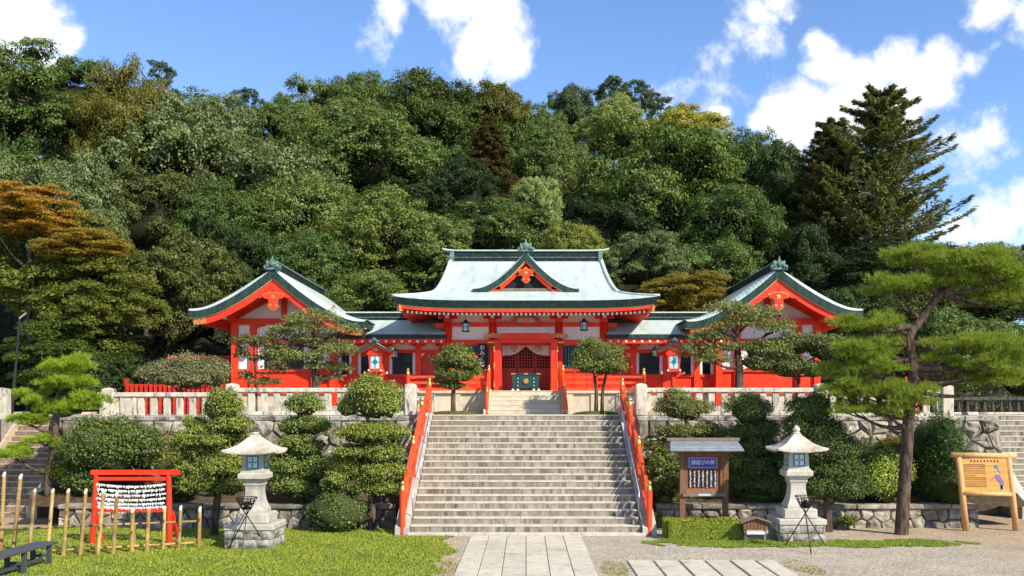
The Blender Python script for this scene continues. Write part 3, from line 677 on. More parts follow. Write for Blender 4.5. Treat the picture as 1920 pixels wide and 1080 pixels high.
def crest_ornament(cx, cz, y, w, h, root):
    """ridge-end ornament: scrolled crest with a boss"""
    mb = MB(); q = []
    for k in range(41):
        a = math.pi*k/40; rr = 1 + .13*math.sin(9*a) ; x = math.cos(a)*w/2*rr; z = math.sin(a)**.8*h*.72*rr; q.append((cx+x, cz+z))
    mb.ext([(cx-w*.56,cz-.03),(cx+w*.56,cz-.03)] + q, y, y+.14)
    mb.ext([(cx-w*.10,cz+h*.6),(cx+w*.10,cz+h*.6),(cx+w*.05,cz+h*.82),(cx+w*.01,cz+h*1.08),(cx-w*.05,cz+h*.82)], y+.02, y+.10)
    o = mb.build('ridge_ornament','copper_mid',root)
    b = MB()
    for (dx, dz, r) in ((0,.36,.17),(-.3,.22,.11),(.3,.22,.11),(-.45,.08,.08),(.45,.08,.08)):
        n = 10; c = Vector((cx+dx*w, y-.02, cz+dz*h)); b.add([c + Vector((math.cos(2*math.pi*k/n)*r*w, 0, math.sin(2*math.pi*k/n)*r*w)) for k in range(n)] + [c + Vector((math.cos(2*math.pi*k/n)*r*w*.6, -.05, math.sin(2*math.pi*k/n)*r*w*.6)) for k in range(n)],
            [(k,(k+1)%n,n+(k+1)%n,n+k) for k in range(n)] + [tuple(n+k for k in range(n))])
    b.build('boss','copper_mid',o); return o
def pendant(cx, cz, y, w, h, root):
    """carved gable pendant, red with gilt rim"""
    shp = [(-.5,.0),(-.42,-.22),(-.22,-.30),(-.20,-.55),(-.28,-.72),(-.14,-.92),(0,-1.0),(.14,-.92),(.28,-.72),(.20,-.55),(.22,-.30),(.42,-.22),(.5,.0),(.25,.12),(0,.2),(-.25,.12)]
    o = MB().ext([(cx+x*w, cz+z*h) for x,z in shp], y, y+.06).build('pendant','red',root)
    MB().ext([(cx+x*w*1.10, cz-.4*h+(z+.4)*h*1.08) for x,z in shp], y+.02, y+.05).build('pendant_rim','gold',o)
    b = MB(); 
    for dx,dz,r in ((0,-.12,.11),(-.14,-.7,.06),(.14,-.7,.06)):
        n = 10; b.add([(cx+dx*w+math.cos(2*math.pi*k/n)*r*w, y-.015, cz+dz*h+math.sin(2*math.pi*k/n)*r*w) for k in range(n)] + [(cx+dx*w+math.cos(2*math.pi*k/n)*r*w*1.1, y+.02, cz+dz*h+math.sin(2*math.pi*k/n)*r*w*1.1) for k in range(n)], [tuple(range(n))]+[(k,(k+1)%n,n+(k+1)%n,n+k) for k in range(n)])
    tag(b.build('pendant_boss','gold',o),kind='stuff'); return o
def curve(xc, zc, half, drop, p, n=18, lift=0.0, sgn=1):
    pts = []
    for k in range(n+1):
        t = k/n; pts.append((xc + sgn*half*t, zc - drop*(1-(1-t)**p) + lift*max(0,(t-.7)/.3)**2))
    return pts
def gable_roof(root, xc, zc, hl, dl, hr, dr, p, y0, y1, dark, redw, lift=.1, ns=22, soffit=True, scal=1.0, roll=.0):
    """gable facing the front with concave slopes; bands of the verge: dark copper, pale trim, red bargeboard, gilt end pieces"""
    for sgn, half, drop in ((-1,hl,dl),(1,hr,dr)):
        c = curve(xc, zc, half, drop, p, 20, lift, sgn)
        def fn(s, u, c=c):
            q = (1-s)*20; i = min(int(q), 19); f = q-i; x = c[i][0]*(1-f)+c[i+1][0]*f; z = c[i][1]*(1-f)+c[i+1][1]*f
            return (x, ya+(y1-ya)*u, z+.012+hroll(q))
        def hroll(q): return roll*(1-math.exp(-q/2.2))*(1-.6*(q/20)**3)
        ya = y0 + roll*2.1
        rf = courses(fn, ns, 6).build('roof_slope','copper',root)
        if roll > 0:   # the field rolls down to the verge
            def rl(s, v, c=c):
                q = (1-s)*20; i = min(int(q),19); f = q-i; x = c[i][0]*(1-f)+c[i+1][0]*f; z = c[i][1]*(1-f)+c[i+1][1]*f; w_ = v*math.pi/2
                return (x, y0-.03+(ya-y0+.03)*(1-math.cos(w_)), z+.012+hroll(q)*math.sin(w_))
            courses(rl, ns, 6, .010).build('verge_roll','copper',root)
        # verge seen from the front: thick at the apex, slimmer at the tip
        def off(k, a, b): return a + (b-a)*(k/20)
        d0 = [(x, z+.01) for x,z in c]; d1 = [(x, z-off(k,dark*1.15,dark*.78)) for k,(x,z) in enumerate(c)]
        d2 = [(x, z-.045*scal) for x,z in d1]; d3 = [(x, z-off(k,redw,redw*.85)) for k,(x,z) in enumerate(d2)]
        MB().strip(d0, d1, y0-.03, y0+.30).build('verge','copper_dark',root)
        MB().strip(d1, d2, y0+.03, y0+.26).build('verge_trim','trim',root)
        MB().strip(d2[:20], d3[:20], y0+.07, y0+.16).build('bargeboard','red',root)
        MB().strip(d2[16:20], [(x,z+.02) for x,z in d3[16:20]], y0+.05, y0+.10).build('gilt_fitting','filigree',root)
        # eave edge along the side
        e = c[-1]; MB().box(min(e[0],e[0]-sgn*.2), max(e[0],e[0]-sgn*.2), y0+.31, y1, e[1]-dark*.8, e[1]-.005).build('eave_edge','copper_dark',root)
        if soffit:
            def gn(s, u, c=c):
                q = s*19.6; i = min(int(q), 19); f = q-i
                return (c[i][0]*(1-f)+c[i+1][0]*f, y0+.2+(y1-y0-.3)*u, c[i][1]*(1-f)+c[i+1][1]*f - dark - .06)
            grid(gn, 20, 2).build('soffit','soffit',root)
            rr = MB()
            for k in range(int((y1-y0)/.42)):
                y = y0+.5+k*.42
                for i in range(10,19):
                    a, b = c[i], c[i+1]; rr.beam((a[0],y,a[1]-dark-.11),(b[0],y,b[1]-dark-.11),.08,.10)
            tag(rr.build('rafters','red',root), kind='stuff')
def bracket(root, x, y, z, w=.62, m='red', proj=.35):
    mb = MB().cb((x,y,z+.06),(.30,.30,.12)).cb((x,y,z+.17),(w,.13,.10)).cb((x-w*.4,y,z+.27),(.17,.17,.09)).cb((x,y,z+.27),(.17,.17,.09)).cb((x+w*.4,y,z+.27),(.17,.17,.09))
    mb.cb((x,y-proj/2,z+.18),(.13,proj+.1,.11)); b = mb.build('bracket',m,root)
    MB().cb((x,y-proj-.06,z+.18),(.135,.02,.115)).cb((x-w/2-.006,y,z+.17),(.012,.135,.10)).cb((x+w/2+.006,y,z+.17),(.012,.135,.10)).build('bracket_tip','white_end',b)['kind'] = 'stuff'; return b

# ------------------------------------------------------------------ main hall
hall = thing('main_hall', 'vermilion main shrine hall with sweeping pale green copper roof', 'shrine hall', (0,38,FLZ))
YE, YR, ZE, ZR, WE, WG = 33.2, 38.5, 7.06, 9.36, 4.75, 3.42
def prof(s): return ZE + (ZR-ZE)*(.60*s + .40*s*s)
def wid(s):
    if s < .3: t = s/.3; return WE + (WG-WE)*(1-(1-t)**1.35)
    return WG + (3.12-WG)*((s-.3)/.7)**.7
def lift(u, s): return .16*abs(2*u-1)**5*max(0,1-s/.35)**1.5
def front(s, u): return ((2*u-1)*wid(s), YE+(YR-YE)*s, prof(s)+lift(u,s))
def backs(s, u): x,y,z = front(s,u); return (x, 2*YR-y, z)
courses(front, 34, 28, .014).build('roof_front','copper',hall)
courses(backs, 12, 10, .014).build('roof_back','copper',hall)
for sgn in (-1,1):
    def side(s, u, sgn=sgn):
        q = s*.3; x = sgn*wid(q); ya = YE+(YR-YE)*q; y = ya+(2*YR-2*ya)*u; return (x, y, prof(q)+.16*abs(2*u-1)**5*max(0,1-q/.35)**1.5)
    courses(side, 8, 14, .014).build('roof_side','copper',hall)
    pts = [(YE+(YR-YE)*s, prof(s)-.06) for s in [.3+.7*k/12 for k in range(13)]]
    pts = pts + [(2*YR-y, z) for y,z in pts[::-1]]
    MB().extx([(y,z) for y,z in pts], *sorted((sgn*2.95, sgn*2.98))).build('gable_wall','red',hall)
    MB().tube([(sgn*(wid(s)-.03), YE+(YR-YE)*s, prof(s)+.02) for s in [.28+.72*k/14 for k in range(15)]], .085, 8).build('verge_roll','copper',hall,smooth=True)
    MB().tube([Vector(front(s, 0 if sgn<0 else 1))+Vector((0,0,.02)) for s in [.3*k/8 for k in range(9)]], [.05]*9, 8).build('hip_roll','copper',hall,smooth=True)
# eave edge: thick dark copper band following the eave, all round
def eave_loop(n=40):
    out = []
    for k in range(n): u = k/n; out.append(Vector(front(0,u)))
    for k in range(n): u = k/n; out.append(Vector((WE, YE+(2*YR-2*YE)*u, ZE+.16*abs(2*u-1)**5)))
    for k in range(n): u = k/n; out.append(Vector(backs(0,1-u)))
    for k in range(n): u = k/n; out.append(Vector((-WE, 2*YR-YE-(2*YR-2*YE)*u, ZE+.16*abs(2*u-1)**5)))
    return out
lp = eave_loop(); cen = Vector((0,YR,0)); n = len(lp); mb = MB()
def inset(p, d, dz):
    return Vector((p.x - d*max(-1,min(1,p.x/(WE-.0)))**7 if True else 0, p.y, p.z+dz)) + Vector((0, d if p.y < YE+.01 else (-d if p.y > 2*YR-YE-.01 else 0), 0))
def inset2(p, d, dz):
    ax = abs(p.x)/WE; ay = abs(p.y-YR)/(YR-YE); x = p.x*(1-d/WE); y = YR+(p.y-YR)*(1-d/(YR-YE)); return Vector((x,y,p.z+dz))
r0 = [p+Vector((0,0,.006)) for p in lp]; r1 = [inset2(p,.13,-.26) for p in lp]; r2 = [inset2(p,.45,-.25) for p in lp]
mb.add(r0+r1+r2, [(i,(i+1)%n,n+(i+1)%n,n+i) for i in range(n)] + [(n+i,n+(i+1)%n,2*n+(i+1)%n,2*n+i) for i in range(n)]); mb.build('eave_edge','copper_dark',hall)
a0 = [inset2(p,.16,-.262) for p in lp]; a1 = [inset2(p,.17,-.30) for p in lp]; MB().add(a0+a1, [(i,(i+1)%n,n+(i+1)%n,n+i) for i in range(n)]).build('eave_trim','trim',hall)
b0 = [inset2(p,.17,-.30) for p in lp]; b1 = [inset2(p,.18,-.40) for p in lp]; b2 = [inset2(p,.30,-.40) for p in lp]
MB().add(b0+b1+b2, [(i,(i+1)%n,n+(i+1)%n,n+i) for i in range(n)] + [(n+i,n+(i+1)%n,2*n+(i+1)%n,2*n+i) for i in range(n)]).build('eave_board','red',hall)
s0 = [inset2(p,.28,-.395) for p in lp]; s1_ = [inset2(p,1.95,-.02) for p in lp]
MB().add(s0+s1_, [(i,(i+1)%n,n+(i+1)%n,n+i) for i in range(n)]).build('soffit','soffit',hall)
rf = MB(); tip = MB(); nr = 53
for k in range(nr):
    x = -4.25 + 8.5*k/(nr-1); zc = ZE+.16*(abs(x)/WE)**5-.46; y0 = YE+.34
    rf.beam((x,y0,zc),(x,YE+1.9,zc+.36),.075,.085); tip.cb((x,y0-.008,zc),(.078,.015,.088))
tag(rf.build('rafters','red',hall),kind='stuff'); tag(tip.build('rafter_tips','white_end',hall),kind='stuff')
rs2 = MB()
for sgn in (-1,1):
    for k in range(50):
        y = YE+.6+ (2*YR-2*YE-1.2)*k/49; rs2.beam((sgn*(WE-.3),y,ZE-.46),(sgn*(WE-1.9),y,ZE-.1),.075,.085)
    cnr = [inset2(lp[0 if sgn<0 else 40], .2, -.42), inset2(lp[0 if sgn<0 else 40], 2.0, -.12)]
    MB().beam(cnr[0],cnr[1],.14,.2).build('hip_rafter','red',hall); MB().beam(cnr[0]-(cnr[1]-cnr[0])*.01,cnr[0]+(cnr[1]-cnr[0])*.07,.15,.21).build('gilt_fitting','filigree',hall)
tag(rs2.build('side_rafters','red',hall),kind='stuff')
# ridge
box1(-3.08,3.08,YR-.20,YR+.20,9.26,9.66).build('ridge','ridge_black',hall)
box1(-3.12,3.12,YR-.225,YR+.225,9.40,9.425).build('ridge_course','copper_mid',hall)
tp = [(-3.42,9.74),(-3.2,9.69),(-2.8,9.665),(0,9.662),(2.8,9.665),(3.2,9.69),(3.42,9.74)]
MB().strip([(x,z+.055) for x,z in tp], tp, YR-.26, YR+.26).build('ridge_cap','copper',hall)
for sgn in (-1,1):
    x0,x1 = sorted((sgn*2.95,sgn*3.14)); box1(x0,x1,YR-.28,YR+.28,9.08,9.66,.03).build('ridge_end','copper_mid',hall)
# dormer gable
gable_roof(hall, 0, 9.02, 1.98, 1.40, 1.98, 1.40, 1.75, 34.72, 38.4, .23, .20, lift=.03, ns=16, soffit=False, scal=.8, roll=.10)
MB().tube([(0,34.75,9.06),(0,38.3,9.06)],.10,10).build('dormer_ridge','copper_mid',hall,smooth=True)
crest_ornament(0, 9.08, 34.62, .56, .42, hall)
MB().ext([(-1.75,7.5),(1.75,7.5),(0,8.75)], 34.98, 35.0).build('gable_panel','dark_void',hall)
MB().ext([(-.42,8.16),(.42,8.16),(0,8.62)], 34.79, 34.84).build('gilt_plate','filigree',hall)
for sgn in (-1,1):
    MB().ext([(sgn*.95,7.66),(sgn*1.55,7.62),(sgn*1.0,7.92)][::sgn], 34.79, 34.83).build('gilt_plate','filigree',hall)
    MB().beam((sgn*.08,34.88,8.42),(sgn*.98,34.88,7.86),.10,.17).build('gable_rafter','red',hall)
pendant(0, 8.33, 34.74, .56, .44, hall)
MB().box(-1.2,1.2,34.84,34.94,7.60,7.70).build('gable_beam','wood_grey',hall)
# columns, beams, panels
CXS = [-2.92,-1.24,1.24,2.92]
for x in CXS:
    MB().tube([(x,35.0,FLZ),(x,35.0,6.46)],.15,18).build('column','red',hall,smooth=True)
    bracket(hall, x, 35.0, 6.45, .70)
    MB().cb((x,34.98,5.68),(.37,.36,.05)).build('column_band','gold',hall) if abs(x) < 2 else None
for x in (-2.92,2.92):
    for y in (37.3,39.7,42.0): MB().tube([(x,y,FLZ),(x,y,6.6)],.15,14).build('column','red',hall,smooth=True)
    box1(x-.05,x+.05,35.1,42,FLZ,6.7).build('side_wall','plaster',hall)
    box1(x-.07,x+.07,35.1,42,FLZ,4.75).build('side_board','red',hall)
def bay(x0, x1, z0, z1, y0, y1, nm, m): return box1(x0,x1,y0,y1,z0,z1).build(nm,m,hall)
bay(-3.35,3.35,6.74,6.86,34.90,35.10,'purlin','red')
for a,b in zip(CXS,CXS[1:]):
    a2, b2 = a+.13, b-.13
    bay(a2,b2,6.44,6.74,35.03,35.07,'wall_panel','plaster')
    bay(a2,b2,6.28,6.44,34.92,35.10,'tie_beam','red')
    bay(a2,b2,5.785,6.28,35.03,35.07,'wall_panel','plaster')
    bay(a2,b2,5.59,5.785,34.90,35.10,'lintel_beam','red')
for sgn in (-1,1):  # tie-beam noses beyond the corner columns
    x0,x1 = sorted((sgn*3.06,sgn*3.42)); box1(x0,x1,34.93,35.07,6.22,6.42,.02).build('beam_nose','red',hall)
for sgn, who in ((-1,'left'),(1,'right')):
    a, b = sorted((sgn*1.38, sgn*2.78))
    bay(a,b,4.70,5.588,35.10,35.13,'window_back','dark_void')
    for z0,z1 in ((4.70,4.78),(5.51,5.588)): bay(a,b,z0,z1,34.96,35.09,'window_frame','green_box')
    for u in (a+.03,b-.03): bay(u-.03,u+.03,4.782,5.508,34.96,35.09,'window_frame','green_box')
    me = mesh_of(MB().box(-.035,.035,-.025,.025,4.782,5.508,.008),'slat','slat_green')
    for k in range(12): piece('slat', me, hall, (a+.12+(b-a-.24)*k/11, 35.03, 0))
    bay(a,b,FLZ,4.699,35.0,35.06,'wainscot','red'); bay(a,b,4.60,4.70,34.94,35.0,'wainscot_rail','red'); bay(a,b,FLZ,3.98,34.94,35.0,'sill_beam','red')
    for k in range(1,3): u = a+(b-a)*k/3; bay(u-.03,u+.03,3.982,4.598,34.97,35.0,'stile','red')
# frog-leg strut
kz = 6.445; arch = [(-.62,0),(-.42,.02),(-.34,.13),(-.18,.22),(0,.25),(.18,.22),(.34,.13),(.42,.02),(.62,0),(.5,.07),(.42,.17),(.24,.30),(0,.34),(-.24,.30),(-.42,.17),(-.5,.07)]
MB().ext([(x,kz+z) for x,z in arch], 34.86, 34.95).build('frog_leg_strut','red',hall)
MB().ext([(x*.95,kz+z*.95) for x,z in [(-.36,0),(.36,0),(.30,.11),(.16,.19),(0,.22),(-.16,.19),(-.30,.11)]], 34.93, 34.98).build('carving','lamp_paper',hall)
MB().ext([(-.12,kz+.02),(.12,kz+.02),(.14,kz+.12),(0,kz+.19),(-.14,kz+.12)], 34.90, 34.93).build('carving','crest',hall)
for sgn in (-1,1): MB().ext([(sgn*.55,kz-.0),(sgn*1.0,kz+.0),(sgn*.9,kz+.06),(sgn*.7,kz+.045)][::sgn], 34.88, 34.93).build('leaf_carving','filigree',hall)
# entrance: lintel, jambs, folded leaves, lattice doors
MB().ext([(-1.02,5.76),(1.02,5.76),(1.02,5.90),(.90,6.0),(-.90,6.0),(-1.02,5.90)], 34.45, 34.62).build('entrance_lintel','red',hall)
MB().box(-.98,.98,34.47,34.60,5.63,5.755).build('entrance_head','red',hall)
for sgn in (-1,1):
    x0,x1 = sorted((sgn*.93,sgn*1.185)); box1(x0,x1,34.52,34.60,FLZ+.02,5.755).build('folded_door','red',hall)
    box1(*sorted((sgn*.90,sgn*.95)),34.62,35.6,FLZ+.02,5.7).build('folded_door','red',hall)
    for z in (4.1,4.8,5.4): MB().cb((sgn*1.17,34.505,z),(.05,.02,.22)).build('hinge_plate','gold',hall)
    fl = [(-.34,0),(-.30,.11),(-.18,.15),(-.1,.10),(0,.17),(.1,.10),(.18,.15),(.30,.11),(.34,0),(.2,-.05),(0,-.03),(-.2,-.05)]
    MB().ext([(sgn*1.24+x, 5.88+z) for x,z in fl], 34.78, 34.82).build('gilt_plate','filigree',hall)
DY = 36.2
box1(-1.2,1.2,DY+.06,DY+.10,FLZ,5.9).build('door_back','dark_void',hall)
for c in (-.68,0,.68):
    d = MB().box(c-.325,c+.325,DY,DY+.05,FLZ+.02,4.78).box(c-.325,c-.26,DY,DY+.05,4.781,5.75).box(c+.26,c+.325,DY,DY+.05,4.781,5.75).box(c-.259,c+.259,DY,DY+.05,5.69,5.75)
    for k in range(6): u = c-.26+.52*k/5; d.box(u-.004,u+.004,DY-.008,DY-.001,FLZ+.1,4.75)
    door = d.build('door','red_dark',hall); la = MB()
    for k in range(1,5): u = c-.26+.52*k/5; la.box(u-.016,u+.016,DY+.005,DY+.035,4.782,5.688)
    for k in range(1,8): z = 4.78+.91*k/8; la.box(c-.259,c+.259,DY+.002,DY+.03,z-.016,z+.016)
    la.build('lattice','red_dark',door)
box1(-1.2,-1.01,35.7,DY+.05,FLZ,5.9).build('jamb','red',hall); box1(1.01,1.2,35.7,DY+.05,FLZ,5.9).build('jamb','red',hall)
box1(-1.2,1.2,35.1,DY,5.76,5.9).build('lobby_ceiling','red_dark',hall)

# curtain with two gilt crests
cu = thing('door_curtain', 'pale lilac curtain with two gold crests over the hall doors', 'curtain', (0,35.62,5.75))
def cfn(s, u):
    x = -.99+1.98*u; d = abs(x)/.99; bot = 5.22 + .34*max(0,1-d*1.55)**1.25 + .02*math.cos(d*9)
    z = 5.745 - (5.745-bot)*s; return (x, 35.62 + .022*math.sin(x*22+.8*math.sin(x*5))*(.3+.7*s), z)
grid(cfn, 10, 70).build('cloth','curtain',cu,smooth=True)
def crest(cx, cz, y, r, root, m='crest', nm='crest'):
    mb = MB(); k = 24
    def ring(a, b): 
        o = len(mb.v); mb.v += [(cx+math.cos(2*math.pi*i/k)*q, y, cz+math.sin(2*math.pi*i/k)*q) for q in (a,b) for i in range(k)]; mb.f += [(o+i,o+(i+1)%k,o+k+(i+1)%k,o+k+i) for i in range(k)]
    ring(r*.80, r); ring(0.02*r, r*.24)
    for j in range(4):
        a = j*math.pi/2; c = (cx+math.cos(a)*r*.50, cz+math.sin(a)*r*.50); o = len(mb.v)
        mb.v += [(c[0]+math.cos(2*math.pi*i/10)*r*.30, y-.002, c[1]+math.sin(2*math.pi*i/10)*r*.24) for i in range(10)]; mb.f.append(tuple(range(o,o+10)))
    return mb.build(nm, m, root)
for x in (-.46,.46): crest(x, 5.50, 35.575, .14, cu)
# offering box
ob = thing('offering_box', 'dark green offering box with gold crest before the hall doors', 'box', (0,34.3,FLZ))
MB().ext([(-.47,FLZ+.10),(.47,FLZ+.10),(.50,FLZ+.60),(-.50,FLZ+.60)], 34.08, 34.52).build('body','green_box',ob)
box1(-.53,.53,34.05,34.55,FLZ+.601,FLZ+.645,.006).build('rim','green_box',ob)
for x in (-.46,0,.46): box1(x-.075,x+.075,34.04,34.06,FLZ+.60,FLZ+.648).build('fitting','gold',ob)
for x in (-.29,.29):
    box1(x-.02,x+.02,34.06,34.085,FLZ+.08,FLZ+.58).build('strap','green_box',ob)
    for z in (.18,.31,.44): box1(x-.016,x+.016,34.05,34.06,FLZ+z,FLZ+z+.03).build('stud','white_end',ob)
for x in (-.47,-.29,.29,.47):
    box1(x-.03,x+.03,34.06,34.54,FLZ+.001,FLZ+.10).build('foot','green_box',ob); box1(x-.04,x+.04,34.045,34.06,FLZ+.002,FLZ+.075).build('foot_cap','white_end',ob)
for k in range(9): box1(-.44+.88*k/8-.02,-.44+.88*k/8+.02,34.09,34.51,FLZ+.63,FLZ+.655).build('slat','green_box',ob)
n = 20; cm = MB().add([(math.cos(2*math.pi*i/n)*.105*(1+.05*math.cos(16*math.pi*i/n)),34.062,FLZ+.36+math.sin(2*math.pi*i/n)*.105) for i in range(n)]+[(math.cos(2*math.pi*i/n)*.09,34.03,FLZ+.36+math.sin(2*math.pi*i/n)*.09) for i in range(n)], [(i,(i+1)%n,n+(i+1)%n,n+i) for i in range(n)]+[tuple(range(n,2*n))]).build('crest','gold',ob)
# fortune signboard and dispenser
sg = thing('fortune_sign', 'black vertical signboard with white hiragana beside the left window', 'sign', (-1.62,34.9,4.72))
box1(-1.80,-1.46,34.86,34.90,4.72,5.64,.008).build('board','ink',sg)
move(text_mb('おみくじ', .20, True, .006, 1.04), (-1.63,34.853,5.60)).build('lettering','paint_white',sg)
fd = thing('fortune_dispenser', 'small red-roofed white fortune box left of the black signboard', 'box', (-1.98,34.5,FLZ))
box1(-2.03,-1.93,34.45,34.55,FLZ,4.75).build('stand','red_dull',fd); box1(-2.12,-1.84,34.38,34.6,4.751,5.08).build('body','paint_white',fd)
MB().ext([(-2.22,5.08),(-1.74,5.08),(-1.98,5.27)],34.30,34.66).build('roof','red',fd); box1(-2.06,-1.9,34.365,34.379,4.82,5.0).build('pane','dark_glass',fd)

# ------------------------------------------------------------------ galleries joining hall and pavilions
def gallery(sgn):
    w = 'left' if sgn < 0 else 'right'
    g = thing('gallery', 'low vermilion gallery with dark windows %s of the main hall' % w, 'gallery', (sgn*5,37,3))
    xa, xb = sorted((sgn*2.99, sgn*7.4)); 
    YE2, YR2, ZE2, ZR2 = 34.62, 37.0, 5.97, 6.74
    for bk in (0,1):
        courses(lambda s,u: (xa+(xb-xa)*u, (YE2+(YR2-YE2)*s) if not bk else 2*YR2-(YE2+(YR2-YE2)*s), ZE2+(ZR2-ZE2)*(.8*s+.2*s*s)), 12, 4, .013).build('roof_slope','copper',g)
    box1(xa,xb,YE2-.01,YE2+.10,ZE2-.16,ZE2-.006).build('eave_edge','copper_dark',g)
    box1(xa,xb,YE2+.06,YE2+.14,ZE2-.34,ZE2-.161).build('eave_board','red',g)
    MB().add([(xa,YE2+.12,ZE2-.30),(xb,YE2+.12,ZE2-.30),(xb,36.0,ZE2-.02),(xa,36.0,ZE2-.02)],[(0,1,2,3)]).build('soffit','soffit',g)
    t = MB(); rr = MB(); 
    for k in range(15):
        x = xa+.15+(xb-xa-.3)*k/14; t.cb((x,YE2+.05,ZE2-.26),(.075,.02,.075)); rr.beam((x,YE2+.1,ZE2-.36),(x,35.9,ZE2-.1),.07,.07)
    tag(t.build('rafter_tips','white_end',g),kind='stuff'); tag(rr.build('rafters','red',g),kind='stuff')
    box1(xa,xb,YR2-.14,YR2+.14,6.70,6.98).build('ridge','ridge_black',g); box1(xa,xb,YR2-.16,YR2+.16,6.80,6.82).build('ridge_course','copper_mid',g); box1(xa,xb,YR2-.19,YR2+.19,6.981,7.03).build('ridge_cap','copper',g)
    YW = 35.8
    box1(xa,xb,YW-.02,YW+2.4,3.0,3.77).build('plinth','beige_stone',g)
    box1(xa,xb,YW+.02,YW+.06,5.47,5.95).build('wall_panel','plaster',g)
    box1(xa,xb,YW-.06,YW+.06,5.345,5.469).build('lintel_beam','red',g); box1(xa,xb,YW-.06,YW+.06,5.73,5.86).build('head_beam','red',g)
    cols = [3.2,4.12,5.35,6.55,7.3]
    for c in cols:
        x = sgn*c; box1(x-.11,x+.11,YW-.11,YW+.11,3.0,5.729).build('column','red',g); MB().cb((x,YW-.05,5.66),(.5,.16,.12)).build('bracket','red',g)
    box1(xa,xb,YW-.01,YW+.05,3.771,4.50).build('wainscot','red',g); box1(xa,xb,YW-.07,YW-.011,4.42,4.52).build('wainscot_rail','red',g); box1(xa,xb,YW-.07,YW-.011,3.771,3.87).build('sill_beam','red',g)
    # door panel bay next to the hall
    a,b = sorted((sgn*3.31,sgn*4.01)); box1(a,b,YW,YW+.04,4.521,5.344).build('door_panel','red_dark',g)
    for q in (a,b): MB().ext([(q,5.34),(q+(.16 if q==a else -.16),5.34),(q,5.16)][::(1 if q==a else -1)],YW-.02,YW).build('gilt_corner','gold',g)
    for a,b in ((4.23,5.24),(5.46,6.44),(6.66,7.19)):
        a,b = sorted((sgn*a,sgn*b)); box1(a,b,YW+.03,YW+.045,4.521,5.344).build('window_pane','dark_glass',g)
        for q in (a,b): box1(q-.0 if q==a else q-.11,q+.11 if q==a else q,YW-.01,YW+.029,4.521,5.344).build('shutter_panel','plaster',g)
        me = MB(); k = -2.0
        while k < 2.4:
            for dr_ in (1,-1):
                # diagonal lattice clipped to the window
                x0,x1,z0,z1 = a+.115,b-.115,4.95,5.34; pts = []
                for tt in range(41):
                    x = x0+(x1-x0)*tt/40; z = z0 + (x-x0-k)*dr_ if dr_>0 else z1-(x-x0-k)
                    if z0 <= z <= z1: pts.append((x,z))
                if len(pts) > 3: me.beam((pts[0][0],YW+.02,pts[0][1]),(pts[-1][0],YW+.02,pts[-1][1]),.012,.014)
            k += .12
        me.build('lattice','window_lattice',g)
    box1(xa,xb,YW+2.3,YW+2.4,3.3,5.9).build('back_wall','red_dark',g)
    return g
gallery(-1); gallery(1)

